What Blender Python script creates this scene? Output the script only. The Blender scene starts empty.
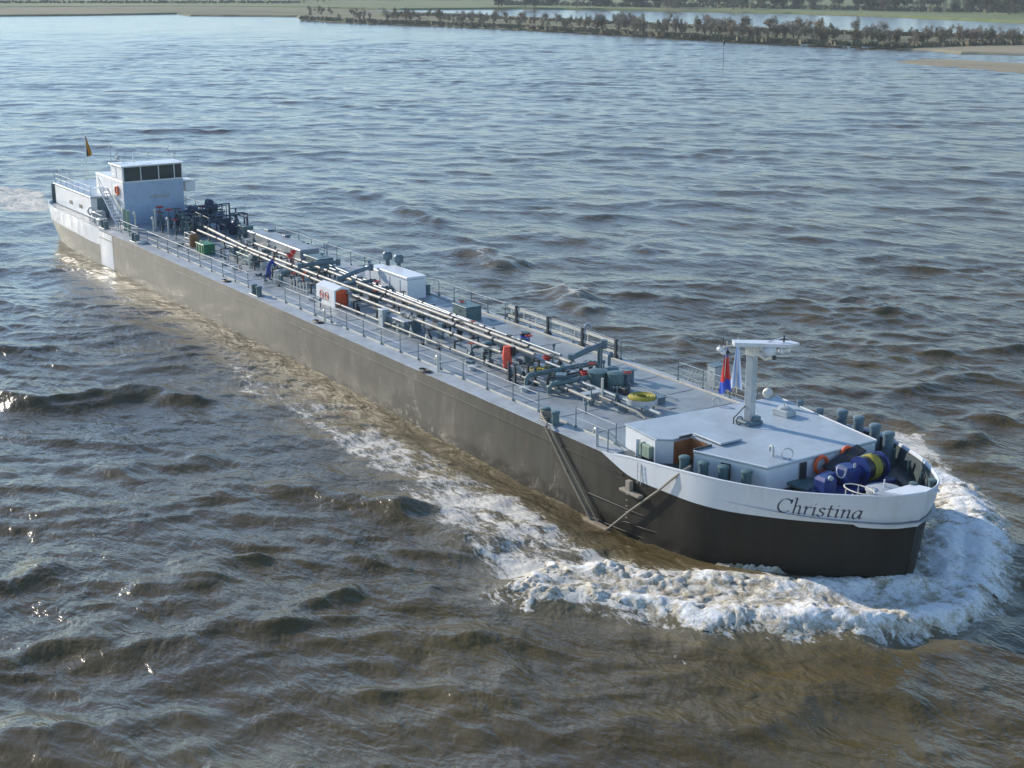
SUNA=17; SUNE=23; SUNS=4.0; SKYS=.15; SDUST=0.0; SOZ=3.0; EXPO=0.55; BMP=.13; WRG=.18; HAZE=0.00014
import bpy, math, random
import numpy as np
from mathutils import Vector, Matrix
random.seed(7)
R=math.radians
scene=bpy.context.scene
col=scene.collection

# ------------------------------------------------------------------ camera frame
# world = ship frame: X towards the bow, Y to port, Z up, river level 0
FL=1425.0; TH=math.atan(414/FL)
DX=np.array([0.5584153,-0.82956154]); LX=np.array([0.82956154,0.5584153])
CAM=Vector((133.8026,-46.1154,25.86))
def wvec(v):   # (right, forward, up) -> world
    r,f,u=v
    return Vector((DX[0]*r+DX[1]*f, LX[0]*r+LX[1]*f, u))
cF=wvec((0,math.cos(TH),-math.sin(TH))); cR=wvec((1,0,0)); cU=wvec((0,math.sin(TH),math.cos(TH)))
def P(px,py,z=0.0):        # used to survey where real things stand
    d=cF*FL+cR*(px-512)-cU*(py-384)
    t=(z-CAM.z)/d.z
    return (CAM.x+d.x*t, CAM.y+d.y*t)

# ------------------------------------------------------------------ helpers
class MB:
    def __init__(s): s.v=[]; s.f=[]; s.m=[]; s.cur=0
    def mat(s,i): s.cur=i; return s
    def add(s,vs,fs):
        o=len(s.v); s.v+= [tuple(v) for v in vs]
        for f in fs: s.f.append(tuple(o+i for i in f)); s.m.append(s.cur)
        return s
    def box(s,x0,x1,y0,y1,z0,z1):
        vs=[(x,y,z) for z in(z0,z1) for y in(y0,y1) for x in(x0,x1)]
        return s.add(vs,[(0,2,3,1),(4,5,7,6),(0,1,5,4),(2,6,7,3),(0,4,6,2),(1,3,7,5)])
    def cbox(s,c,d,rz=0,b=0.0):
        cx,cy,cz=c; hx,hy,hz=d[0]/2,d[1]/2,d[2]/2; cs,sn=math.cos(rz),math.sin(rz)
        if b<=0:
            vs=[(x,y,z) for z in(-hz,hz) for y in(-hy,hy) for x in(-hx,hx)]
            fs=[(0,2,3,1),(4,5,7,6),(0,1,5,4),(2,6,7,3),(0,4,6,2),(1,3,7,5)]
        else:
            pl=lambda q,z:[(-hx+q,-hy,z),(hx-q,-hy,z),(hx,-hy+q,z),(hx,hy-q,z),(hx-q,hy,z),(-hx+q,hy,z),(-hx,hy-q,z),(-hx,-hy+q,z)]
            def ins(z): 
                k=b; return [(x*(hx-k)/hx,y*(hy-k)/hy,z) for x,y,_ in pl(b,z)]
            vs=ins(-hz)+pl(b,-hz+b)+pl(b,hz-b)+ins(hz)
            fs=[tuple(range(7,-1,-1)),tuple(range(24,32))]
            for r in range(3):
                for i in range(8):
                    j=(i+1)%8; fs.append((r*8+i,r*8+j,r*8+8+j,r*8+8+i))
        return s.add([(cx+x*cs-y*sn,cy+x*sn+y*cs,cz+z) for x,y,z in vs],fs)
    def prism(s,poly,z0,z1):
        n=len(poly)
        z0s=z0 if isinstance(z0,(list,tuple)) else [z0]*n
        z1s=z1 if isinstance(z1,(list,tuple)) else [z1]*n
        vs=[(p[0],p[1],z) for p,z in zip(poly,z0s)]+[(p[0],p[1],z) for p,z in zip(poly,z1s)]
        fs=[tuple(range(n-1,-1,-1)),tuple(range(n,2*n))]+[(i,(i+1)%n,n+(i+1)%n,n+i) for i in range(n)]
        return s.add(vs,fs)
    def cyl(s,p0,p1,r0,r1=None,n=10,caps=True):
        if r1 is None: r1=r0
        return s.tube([p0,p1],[r0,r1],n,caps)
    def tube(s,path,r,n=8,caps=True,closed=False):
        path=[Vector(p) for p in path]; k=len(path)
        rs=r if isinstance(r,(list,tuple)) else [r]*k
        up=Vector((0,0,1)); vs=[]
        ref=None
        for i,p in enumerate(path):
            if closed: t=path[(i+1)%k]-path[i-1]
            else: t=path[min(i+1,k-1)]-path[max(i-1,0)]
            t.normalize()
            if ref is None:
                ref=up if abs(t.z)<.9 else Vector((1,0,0))
            a=ref-t*ref.dot(t)
            if a.length<1e-4: a=t.orthogonal()
            a.normalize(); ref=a; b=t.cross(a)
            for j in range(n):
                w=2*math.pi*j/n; vs.append(p+(a*math.cos(w)+b*math.sin(w))*rs[i])
        fs=[]
        rr=k if closed else k-1
        for i in range(rr):
            i2=(i+1)%k
            for j in range(n):
                j2=(j+1)%n; fs.append((i*n+j,i*n+j2,i2*n+j2,i2*n+j))
        if caps and not closed: fs+= [tuple(range(n-1,-1,-1)),tuple(range((k-1)*n,k*n))]
        return s.add(vs,fs)
    def lathe(s,c,prof,n=14,axis='z'):
        vs=[];k=len(prof)
        for r,h in prof:
            for j in range(n):
                w=2*math.pi*j/n; a,b=r*math.cos(w),r*math.sin(w)
                v={'z':(a,b,h),'x':(h,a,b),'y':(b,h,a)}[axis]
                vs.append((c[0]+v[0],c[1]+v[1],c[2]+v[2]))
        fs=[(i*n+j,i*n+(j+1)%n,(i+1)*n+(j+1)%n,(i+1)*n+j) for i in range(k-1) for j in range(n)]
        fs+=[tuple(range(n-1,-1,-1)),tuple(range((k-1)*n,k*n))]
        return s.add(vs,fs)
    def ball(s,c,r,n=10,sz=1.0):
        pr=[(max(.001,r*math.sin(math.pi*i/6)),-r*sz*math.cos(math.pi*i/6)) for i in range(7)]
        return s.lathe(c,pr,n)
    def ring(s,c,R_,r,n=20,m=8,ax=(0,0,1),sx=1,sy=1):
        ax=Vector(ax).normalized(); u=ax.orthogonal().normalized() if abs(ax.z)<.99 else Vector((1,0,0)); v=ax.cross(u)
        return s.tube([Vector(c)+u*math.cos(2*math.pi*i/n)*R_*sx+v*math.sin(2*math.pi*i/n)*R_*sy for i in range(n)],r,m,closed=True)
    def build(s,name,mats,parent=None,smooth=False,bevel=0):
        me=bpy.data.meshes.new(name)
        off=Vector((0,0,0))
        q=parent
        while q is not None: off+=q.location; q=q.parent
        me.from_pydata([(v[0]-off.x,v[1]-off.y,v[2]-off.z) for v in s.v],[],s.f)
        ms=mats if isinstance(mats,(list,tuple)) else [mats]
        for m in ms: me.materials.append(m)
        me.polygons.foreach_set('material_index',[min(i,len(ms)-1) for i in s.m])
        me.validate(); me.update()
        if smooth:
            me.polygons.foreach_set('use_smooth',[True]*len(me.polygons))
            try: me.set_sharp_from_angle(angle=R(38))
            except Exception: pass
        o=bpy.data.objects.new(name,me); col.objects.link(o)
        if parent is not None: o.parent=parent
        if bevel:
            b=o.modifiers.new('bevel','BEVEL'); b.width=bevel; b.segments=2; b.limit_method='ANGLE'; b.angle_limit=R(40)
        return o
def tag(o,label=None,cat=None,group=None,kind=None):
    if label: o['label']=label
    if cat: o['category']=cat
    if group: o['group']=group
    if kind: o['kind']=kind
    return o
def empty(name,loc=(0,0,0),parent=None):
    o=bpy.data.objects.new(name,None); col.objects.link(o); o.empty_display_size=.3
    o.location=loc
    if parent is not None: o.parent=parent
    return o
def inst(src,name,loc,parent=None,rz=0,scale=1):      # copy of a mesh object and its children
    c=src.copy(); c.name=name; col.objects.link(c); c.parent=parent
    off=Vector((0,0,0)); q=parent
    while q is not None: off+=q.location; q=q.parent
    c.location=Vector(loc)-off; c.rotation_euler=(0,0,rz); c.scale=(scale,)*3 if not isinstance(scale,(tuple,list)) else scale
    for ch in src.children:
        d=ch.copy(); col.objects.link(d); d.parent=c
    return c
def drop(o):
    for ch in list(o.children): bpy.data.objects.remove(ch)
    bpy.data.objects.remove(o)

# ------------------------------------------------------------------ materials
def newmat(name):
    m=bpy.data.materials.new(name); m.use_nodes=True
    nt=m.node_tree; b=nt.nodes['Principled BSDF']; return m,nt,b
def N(nt,t,**k):
    n=nt.nodes.new(t)
    for a,v in k.items():
        if a in n.inputs.keys() if hasattr(n.inputs,'keys') else False: n.inputs[a].default_value=v
        else: setattr(n,a,v)
    return n
def ramp(nt,fac,stops):
    r=nt.nodes.new('ShaderNodeValToRGB'); e=r.color_ramp.elements
    while len(e)<len(stops): e.new(.5)
    for i,(p,c) in enumerate(stops):
        e[i].position=p; e[i].color=(c[0],c[1],c[2],1) if not isinstance(c,(int,float)) else (c,c,c,1)
    nt.links.new(fac,r.inputs['Fac']); return r.outputs['Color']
def noise(nt,scale,detail=3,vec=None,rough=.5,dist=0):
    n=nt.nodes.new('ShaderNodeTexNoise'); n.inputs['Scale'].default_value=scale; n.inputs['Detail'].default_value=detail
    n.inputs['Roughness'].default_value=rough; n.inputs['Distortion'].default_value=dist
    if vec is not None: nt.links.new(vec,n.inputs['Vector'])
    return n.outputs['Fac']
def mapping(nt,scale=(1,1,1),rot=(0,0,0),src='Object'):
    t=nt.nodes.new('ShaderNodeTexCoord'); m=nt.nodes.new('ShaderNodeMapping')
    m.inputs['Scale'].default_value=scale; m.inputs['Rotation'].default_value=rot
    nt.links.new(t.outputs[src],m.inputs['Vector']); return m.outputs['Vector']
def mix(nt,fac,a,b):
    n=nt.nodes.new('ShaderNodeMix'); n.data_type='RGBA'
    for s,v in ((n.inputs[0],fac),(n.inputs[6],a),(n.inputs[7],b)):
        if isinstance(v,(int,float)): s.default_value=v
        elif isinstance(v,(tuple,list)): s.default_value=(v[0],v[1],v[2],1)
        else: nt.links.new(v,s)
    return n.outputs[2]
def math_(nt,op,a,b=None,clamp=False):
    n=nt.nodes.new('ShaderNodeMath'); n.operation=op; n.use_clamp=clamp
    for i,v in enumerate((a,b)):
        if v is None: continue
        if isinstance(v,(int,float)): n.inputs[i].default_value=v
        else: nt.links.new(v,n.inputs[i])
    return n.outputs[0]
def paint(name,c,rough=.45,var=.12,scale=1.5,dirt=None,metal=0,bump=.02,streak=False,dirtamt=.5):
    m,nt,b=newmat(name)
    vec=mapping(nt,(1,1,.18) if streak else (1,1,1))
    n1=noise(nt,scale,5,vec,.6)
    lo=tuple(x*(1-var) for x in c); hi=tuple(min(1,x*(1+var)) for x in c)
    cc=ramp(nt,n1,[(.3,lo),(.7,hi)])
    if dirt:
        n2=noise(nt,scale*2.3,6,vec,.65,.4)
        f=ramp(nt,n2,[(.5,0.0),(.72,1.0)])
        cc=mix(nt,math_(nt,'MULTIPLY',f,dirtamt),cc,dirt)
    nt.links.new(cc,b.inputs['Base Color'])
    b.inputs['Metallic'].default_value=metal
    rr=ramp(nt,noise(nt,scale*3,3,vec),[(.3,max(.02,rough-.08)),(.7,min(1,rough+.1))])
    nt.links.new(rr,b.inputs['Roughness'])
    if bump:
        bp=nt.nodes.new('ShaderNodeBump'); bp.inputs['Strength'].default_value=.4; bp.inputs['Distance'].default_value=bump
        nt.links.new(noise(nt,scale*1.3,3,vec),bp.inputs['Height']); nt.links.new(bp.outputs[0],b.inputs['Normal'])
    return m
M={}
M['deck']=paint('deck_paint',(.25,.28,.295),.42,.22,.5,(.13,.13,.125),bump=.012,dirtamt=.55)
M['deck_walk']=paint('walkway_paint',(.35,.375,.39),.5,.18,.7,(.20,.19,.17),bump=.01,dirtamt=.55)
M['roof']=paint('foredeck_house_roof',(.35,.41,.46),.4,.12,.6,(.24,.25,.25),bump=.008,dirtamt=.4)
M['white']=paint('white_paint',(.66,.69,.72),.35,.05,.8,(.55,.53,.47),bump=.004,dirtamt=.35)
M['bulw']=paint('bulwark_white',(.60,.63,.67),.3,.05,.5,(.45,.42,.36),bump=.004,streak=True,dirtamt=.35)
M['whshade']=paint('front_shade_blue',(.30,.40,.53),.3,.06,.6,(.3,.36,.45),bump=.003,dirtamt=.3)  # blue shade of the wheelhouse front put into its colour
M['grey']=paint('grey_blue_paint',(.10,.16,.195),.45,.25,2,(.08,.07,.055),bump=.005)
M['lgrey']=paint('light_grey_paint',(.38,.42,.44),.45,.15,2,(.22,.2,.17),bump=.005)
M['teal']=paint('grey_green_paint',(.085,.15,.16),.45,.25,2,(.07,.06,.045),bump=.005)
M['dkteal']=paint('dark_green_grey_paint',(.035,.055,.06),.5,.25,2,(.03,.03,.025),bump=0)
M['dark']=paint('dark_metal',(.035,.04,.045),.5,.3,3,bump=0)
M['bluedk']=paint('dark_blue_paint',(.025,.05,.09),.45,.35,3,(.05,.04,.03),bump=0)
M['pipe']=paint('pipe_paint',(.28,.28,.25),.5,.25,1.2,(.34,.24,.14),bump=0,dirtamt=.6)
M['pipeg']=paint('grey_pipe_paint',(.24,.30,.33),.4,.18,1.5,(.15,.12,.09),bump=0)
M['rail']=paint('rail_paint',(.42,.46,.48),.45,.15,2,(.2,.17,.13),bump=0)
M['cream']=paint('cream_rail',(.62,.60,.52),.5,.1,2,(.35,.28,.2),bump=0)
M['red']=paint('red_paint',(.50,.035,.02),.5,.2,3,bump=0)
M['orange']=paint('orange_plastic',(.72,.10,.025),.45,.12,3,bump=0)
M['redtarp']=paint('orange_red_cloth',(.74,.09,.05),.8,.2,6,(.5,.2,.15),bump=.03)
M['brown']=paint('brown_interior',(.22,.095,.035),.6,.2,2,bump=0)
M['green']=paint('green_plastic',(.02,.16,.07),.5,.2,3,bump=0)
M['greenpale']=paint('pale_green_box',(.22,.30,.24),.6,.15,3,bump=0)
M['blue']=paint('blue_plastic',(.03,.05,.42),.4,.15,3,bump=0)
M['winch']=paint('winch_blue',(.012,.035,.17),.4,.2,3,(.02,.02,.05),bump=0)
M['yellow']=paint('yellow_rope',(.34,.30,.04),.7,.3,14,(.22,.18,.03),bump=.01)
M['rope']=paint('weathered_rope',(.28,.25,.20),.85,.25,10,bump=.02)
M['wood']=paint('weathered_wood',(.24,.19,.13),.8,.3,4,(.1,.08,.05),bump=.02)
M['cloth_blue']=paint('blue_coverall',(.03,.06,.26),.85,.25,8,bump=.02)
M['skin']=paint('skin',(.50,.28,.19),.5,.08,10,bump=0)
M['boot']=paint('boot_leather',(.02,.02,.02),.5,.2,5,bump=0)
M['black']=paint('black_paint',(.02,.02,.022),.4,.2,2,bump=0)
M['ink']=paint('lettering_ink',(.03,.04,.07),.4,.1,2,bump=0)
M['tan']=paint('tan_lettering',(.30,.27,.22),.5,.15,4,bump=0)
M['fblack']=paint('flag_black',(.02,.02,.02),.8,.1,3,bump=0)
M['fred']=paint('flag_red',(.55,.04,.03),.8,.1,3,bump=0)
M['fgold']=paint('flag_gold',(.50,.24,.03),.8,.1,3,bump=0)
M['fblue']=paint('flag_blue',(.04,.10,.50),.8,.1,3,bump=0)
M['flblue']=paint('flag_light_blue',(.30,.45,.75),.8,.1,3,bump=0)
M['fwhite']=paint('flag_white',(.75,.80,.85),.8,.05,3,bump=0)
def glassmat():
    m,nt,b=newmat('dark_window_glass'); b.inputs['Base Color'].default_value=(.015,.03,.03,1); b.inputs['Roughness'].default_value=.06
    b.inputs['Coat Weight'].default_value=.4
    return m
M['glass']=glassmat()
def hullmat():
    m,nt,b=newmat('hull_paint')
    vec=mapping(nt,(1,1,.12)); v2=mapping(nt,(.12,1,1)); v3=mapping(nt,(1,1,1))
    n1=noise(nt,.9,6,vec,.65,.3); n2=noise(nt,.5,5,v2,.6); n3=noise(nt,5,4,vec,.6)
    c=ramp(nt,n1,[(.3,(.040,.037,.028)),(.7,(.092,.086,.070))])
    c=mix(nt,math_(nt,'MULTIPLY',ramp(nt,n3,[(.56,0.0),(.75,1.0)]),.35),c,(.16,.145,.115))
    c=mix(nt,math_(nt,'MULTIPLY',ramp(nt,n2,[(.5,0.0),(.7,1.0)]),.3),c,(.035,.028,.02))
    # plate seams every 6 m, and the wet dark band at the waterline
    sp=nt.nodes.new('ShaderNodeSeparateXYZ'); nt.links.new(v3,sp.inputs[0])
    nr=noise(nt,1.6,5,mapping(nt,(1,1,.06)),.7,.2); c=mix(nt,math_(nt,'MULTIPLY',ramp(nt,nr,[(.56,0.0),(.68,1.0)]),.45),c,(.10,.058,.028))
    nsc=noise(nt,1.1,5,mapping(nt,(.22,1,1.6)),.7,.5); c=mix(nt,math_(nt,'MULTIPLY',ramp(nt,nsc,[(.58,0.0),(.66,1.0)]),.5),c,(.025,.022,.018))
    fx=math_(nt,'FRACT',math_(nt,'DIVIDE',sp.outputs[0],6.0)); seam=math_(nt,'LESS_THAN',fx,.012)
    c=mix(nt,math_(nt,'MULTIPLY',seam,.6),c,(.02,.018,.015))
    zz=math_(nt,'ADD',sp.outputs[2],math_(nt,'MULTIPLY',noise(nt,1.2,4,v3),.5))
    wet=ramp(nt,math_(nt,'MULTIPLY',zz,1.0),[(.42,1.0),(.66,0.0)])
    c=mix(nt,math_(nt,'MULTIPLY',wet,.85),c,(.016,.014,.008))
    nt.links.new(c,b.inputs['Base Color'])
    c=mix(nt,math_(nt,'MULTIPLY',ramp(nt,math_(nt,'DIVIDE',sp.outputs[0],100),[(.76-.44,0.0),(.86-.44,1.0)]),.8),c,(.016,.014,.011))  # base colour darkens forward, painting in the bow turning away from the sun
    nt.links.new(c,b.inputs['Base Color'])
    dk=ramp(nt,math_(nt,'DIVIDE',sp.outputs[0],100),[(-.3+.5,.46),(.42,.0)]); nt.links.new(dk,b.inputs['Sheen Weight']); nt.links.new(math_(nt,'ADD',.15,math_(nt,'MULTIPLY',dk,.75)),b.inputs['Specular IOR Level']); b.inputs['Sheen Roughness'].default_value=.35; b.inputs['Sheen Tint'].default_value=(.82,.84,.76,1)  # sheen and gloss fade forward, setting the grazing sun gleam into the material
    rr=ramp(nt,n1,[(.3,.44),(.7,.58)]); nt.links.new(rr,b.inputs['Roughness'])
    b.inputs['IOR'].default_value=1.55
    bp=nt.nodes.new('ShaderNodeBump'); bp.inputs['Strength'].default_value=.7; bp.inputs['Distance'].default_value=.06
    nt.links.new(noise(nt,.55,2,v3),bp.inputs['Height']); nt.links.new(bp.outputs[0],b.inputs['Normal'])
    return m
M['hull']=hullmat()
# ------------------------------------------------------------------ vectorised gradient noise
_rs=np.random.RandomState(3); _perm=_rs.permutation(512); _perm=np.concatenate([_perm,_perm]); _g=_rs.uniform(0,2*np.pi,512); _gx=np.cos(_g); _gy=np.sin(_g)
def pn(x,y):
    xi=np.floor(x).astype(int); yi=np.floor(y).astype(int); xf=x-xi; yf=y-yi
    u=xf*xf*xf*(xf*(xf*6-15)+10); v=yf*yf*yf*(yf*(yf*6-15)+10)
    def g(ix,iy,dx,dy):
        h=_perm[(_perm[ix&511]+iy)&511]; return _gx[h]*dx+_gy[h]*dy
    a=g(xi,yi,xf,yf); b=g(xi+1,yi,xf-1,yf); c=g(xi,yi+1,xf,yf-1); d_=g(xi+1,yi+1,xf-1,yf-1)
    return (a+(b-a)*u+((c+(d_-c)*u)-(a+(b-a)*u))*v)*1.5
def fbm(x,y,o=4,g=.5):
    s=0;a=1;t=0
    for i in range(o): s=s+a*pn(x*2**i+17*i,y*2**i-9*i); t+=a; a*=g
    return s/t
def sstep(a,b,x): t=np.clip((x-a)/(b-a),0,1); return t*t*(3-2*t)
def polyd(poly,x,y):   # signed distance, >0 inside
    p=np.array(poly)
    lo=p.min(0)-4; hi=p.max(0)+4; near_=(x>lo[0])&(x<hi[0])&(y>lo[1])&(y<hi[1])
    out=np.full(x.shape,-4.0)
    if near_.any(): out[near_]=_polyd(p,x[near_],y[near_])
    return out
def _polyd(p,x,y):
    n=len(p); d=np.full(x.shape,1e9); ins=np.zeros(x.shape,bool)
    for i in range(n):
        a=p[i]; b=p[(i+1)%n]; e=b-a; l=e@e+1e-9
        t=np.clip(((x-a[0])*e[0]+(y-a[1])*e[1])/l,0,1)
        d=np.minimum(d,np.hypot(x-a[0]-t*e[0],y-a[1]-t*e[1]))
        c=((a[1]>y)!=(b[1]>y)); 
        xx=a[0]+(y-a[1])/(e[1] if abs(e[1])>1e-9 else 1e-9)*e[0]
        ins^= c&(x<xx)
    return np.where(ins,d,-d)
def segd(a,b,x,y):
    e=(b[0]-a[0],b[1]-a[1]); l=e[0]**2+e[1]**2
    t=np.clip(((x-a[0])*e[0]+(y-a[1])*e[1])/l,0,1); nx,ny=-e[1]/l**.5,e[0]/l**.5
    return np.hypot(x-a[0]-t*e[0],y-a[1]-t*e[1]), (x-a[0])*nx+(y-a[1])*ny, t
# ------------------------------------------------------------------ river
FX,FY=DX[1],LX[1]      # forward of the view, on the map; waves run roughly along it
WA=math.atan2(FY,FX)
_w=np.random.RandomState(11)
waves=[]
for i in range(110):
    lam=1.0*math.exp(_w.uniform(0,1)**1.1*math.log(7.5/1.0))
    th=WA+math.pi+R(-14)+_w.normal(0,R(34))
    amp=.0027*lam*(1.15 if 1.0<lam<3.5 else .8)
    waves.append((lam,th,amp,_w.uniform(0,6.283)))
for i in range(16):
    lam=_w.uniform(7,13); waves.append((lam,WA+math.pi+R(-20)+_w.normal(0,R(24)),.0030*lam,_w.uniform(0,6.283)))
dense=[P(*p,.2) for p in [(490,592),(540,560),(600,560),(650,570),(700,570),(760,576),(830,582),(925,578),(925,540),(938,498),(958,486),(985,497),(1001,520),(1006,560),(1001,592),(985,615),(955,626),(925,630),(872,636),(835,631),(790,638),(750,630),(703,632),(655,617),(604,610),(545,606)]]
denseB=[P(*p,.2) for p in [(872,418),(905,428),(930,433),(942,450),(960,468),(985,490),(985,505),(940,500),(905,455)]]
lace=[P(*p,.1) for p in [(485,592),(430,540),(380,490),(320,448),(270,420),(215,385),(200,352),(235,345),(300,372),(400,424),(460,450),(517,478),(575,520),(620,545),(680,570),(760,585),(760,625),(650,612),(560,604)]]
wakeS=[P(*p,.1) for p in [(-60,182),(0,184),(46,190),(60,205),(45,214),(0,210),(-60,206)]]
wakeT=[P(*p,.1) for p in [(60,232),(110,262),(230,325),(215,360),(130,320),(60,262)]]
def hwl(x):    # half width of the hull at the water
    xx=np.clip(x,-8.5,95.9)
    bow=np.interp(xx,[80,86,89,91.4,93.2,94.8,95.9],[5.7,5.55,5.1,4.3,3.2,1.9,0.0])
    st=np.interp(xx,[-8.6,-7,-4,0],[3.5,4.6,5.3,5.7])
    return np.where(xx>40,bow,st)
CR=[((0,404),(106,402),.55,1.3),((112,391),(196,402),.6,1.3),((232,486),(395,510),.55,1.5),((395,512),(470,545),.35,1.4),((0,350),(64,349),.5,1.5),((0,585),(46,572),.5,1.0),
    ((560,292),(592,312),.9,1.4),((470,252),(508,268),.8,1.5),((598,292),(690,302),.5,1.6),((410,210),(440,222),.6,1.6),((880,425),(985,440),.5,1.2),((1000,420),(1040,424),.5,1.2),
    ((690,345),(740,330),.4,1.5),((540,235),(640,250),.3,2.0),((330,190),(430,205),.45,2.0),((520,460),(470,440),.15,1.0),((340,640),(520,650),.28,1.1),((600,660),(900,690),.3,1.4),((220,565),(380,560),.28,1.0),
    ((900,640),(1040,600),-.3,1.0),((190,566),(256,560),.34,.9),((140,590),(215,574),.34,.9),((150,642),(300,625),.36,1.1),((255,622),(335,598),.3,.9),((0,664),(85,640),.36,1.0),((330,600),(420,590),.24,.9),
    ((40,730),(190,712),.3,1.0),((360,700),(500,684),.26,1.0),((470,640),(560,655),.25,1.0),((620,740),(800,715),.26,1.2),((80,470),(190,462),.34,1.1),((400,380),(330,372),.1,1.0),((780,300),(900,312),.4,1.5),((840,345),(1000,350),.4,1.5),((640,250),(760,258),.35,1.8),((900,390),(1020,372),.35,1.3)]
CR=[(P(*a),P(*b),h,w) for a,b,h,w in CR]
SLK=[(P(85,285),7.5),(P(131,366),3.0),(P(60,250),5)]
def slick(x,y):
    o=np.zeros_like(x)
    for c,r in SLK: o=np.maximum(o,np.exp(-(((x-c[0])**2+(y-c[1])**2)/r**2)))
    return o
def river(x,y,sp):
    """height and horizontal displacement of the water at x,y; sp = local mesh spacing"""
    h=np.zeros_like(x); dx=np.zeros_like(x); dy=np.zeros_like(x)
    env=1+.55*fbm(x/26,y/26,2)+.25*fbm(x/9+5,y/9,2)
    env=np.clip(env,.25,2)
    wx=x+1.3*pn(x/7,y/7)+2.2*pn(x/19+3,y/19); wy=y+1.3*pn(x/7+9,y/7)+2.2*pn(x/19,y/19+7)
    far_=np.hypot(x-CAM.x,y-CAM.y)
    for lam,th,a,ph in waves:
        k=2*math.pi/lam; c,s=math.cos(th),math.sin(th)
        w=np.clip((lam/sp-2.2)/2,0,1)
        q=k*(c*wx+s*wy)+ph
        h+=a*w*np.cos(q); dx-=1.0*a*w*c*np.sin(q); dy-=1.0*a*w*s*np.sin(q)
    # calmer in the lee close to the hull
    hd=np.maximum(np.abs(y)-hwl(x),0)+np.maximum(x-95.4,0)+np.maximum(-8.6-x,0)
    calm=1-.45*np.exp(-(hd/5)**2)
    far=1/(1+np.maximum(np.hypot(x-CAM.x,y-CAM.y)-120,0)/260)
    far=.62+.38/(1+np.maximum(far_-105,0)/110)
    sl=slick(x,y); calm=calm*(1-.65*sl)
    fr=P(820,720); calm=calm*(1-.30*np.exp(-((x-fr[0])**2+(y-fr[1])**2)/14**2))
    h*=env*calm*far; dx*=env*calm; dy*=env*calm
    for a,b,hh,ww in CR:
        w2=ww
        k_=(x>min(a[0],b[0])-6)&(x<max(a[0],b[0])+6)&(y>min(a[1],b[1])-6)&(y<max(a[1],b[1])+6)
        if not k_.any(): continue
        xs_,ys_=x[k_],y[k_]
        d_,sd,t=segd(a,b,xs_+1.1*pn(xs_/3.1,ys_/3.1),ys_+1.1*pn(xs_/3.1+4,ys_/3.1))
        h[k_]+=.75*hh*np.exp(-(d_/w2)**2)*(1+.35*pn(xs_/1.6,ys_/1.6))
    # draw-down trough beside the fore ship, bow wave round the stem
    side=np.exp(-((hd)/2.2)**2)
    h-=.45*side*sstep(52,72,x)*(1-sstep(84,89,x))
    h+=.35*np.exp(-(hd/1.6)**2)*sstep(88,92,x)
    de=polyd(dense,x,y)
    h+=.36*sstep(-.9,1.1,de)*(1-.45*sstep(1.2,3.2,de))
    # secondary wake ripples off the shoulder
    la=polyd(lace,x,y); s_=sstep(-1,2,la)
    k_=s_>0
    if k_.any():
        xs_,ys_=x[k_],y[k_]; h[k_]+=s_[k_]*(.16*fbm(xs_/1.5,ys_/1.5,3)+.05*pn(xs_/.5,ys_/.5)*np.clip(.6-(sp+0*x)[k_],0,1))
    return h,dx,dy
def foamden(x,y):
    _pd=polyd(dense,x,y); d1=np.maximum(.86*sstep(-.5,.6,_pd),.66*sstep(-2.2,-.2,_pd)); d2=.80*sstep(-.6,.8,polyd(denseB,x,y))
    wx=x+.7*pn(x/2,y/2); wy=y+.7*pn(x/2+5,y/2)
    l=polyd(lace,wx,wy); lc=sstep(-1.2,2.0,l)*(.665+.105*sstep(55,78,x)-.05*sstep(40,15,x))
    s=sstep(-1,1.5,polyd(wakeS,x,y))*.80; t=sstep(-1,1.5,polyd(wakeT,x,y))*.34
    caps=0
    for (a,b,hh,ww) in (CR[6],CR[7]):
        d_,_,_=segd(a,b,x,y); caps=np.maximum(caps,.66*np.exp(-(d_/1.5)**2))
    hd=np.abs(np.abs(y)-hwl(x)); edge=.55*np.exp(-(hd/.35)**2)*((x>-9)&(x<96))
    return np.clip(np.maximum.reduce([d1,d2,lc,s,t,caps,edge]),0,1)

def grid_mesh(name,X,Y,Z,keep=None,attrs=None,mats=()):
    nv,nu=X.shape
    co=np.empty((nv*nu,3),np.float32); co[:,0]=X.ravel(); co[:,1]=Y.ravel(); co[:,2]=Z.ravel()
    idx=np.arange(nv*nu).reshape(nv,nu)
    q=np.stack([idx[:-1,:-1],idx[:-1,1:],idx[1:,1:],idx[1:,:-1]],-1).reshape(-1,4)
    if keep is not None:
        kk=(keep[:-1,:-1]&keep[:-1,1:]&keep[1:,1:]&keep[1:,:-1]).ravel(); q=q[kk]
        used=np.unique(q); rm=np.full(nv*nu,-1); rm[used]=np.arange(len(used)); q=rm[q]; co=co[used]
    else: used=None
    me=bpy.data.meshes.new(name); me.vertices.add(len(co)); me.vertices.foreach_set('co',co.ravel())
    me.loops.add(q.size); me.loops.foreach_set('vertex_index',q.ravel().astype(np.int32))
    me.polygons.add(len(q)); me.polygons.foreach_set('loop_start',np.arange(0,q.size,4,dtype=np.int32)); me.polygons.foreach_set('loop_total',np.full(len(q),4,np.int32))
    me.update(calc_edges=True)
    me.polygons.foreach_set('use_smooth',np.ones(len(q),bool))
    for k,v in (attrs or {}).items():
        a=me.attributes.new(k,'FLOAT','POINT'); vv=v.ravel(); vv=vv[used] if used is not None else vv
        a.data.foreach_set('value',vv.astype(np.float32))
    for m in mats: me.materials.append(m)
    o=bpy.data.objects.new(name,me); col.objects.link(o); return o

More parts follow.
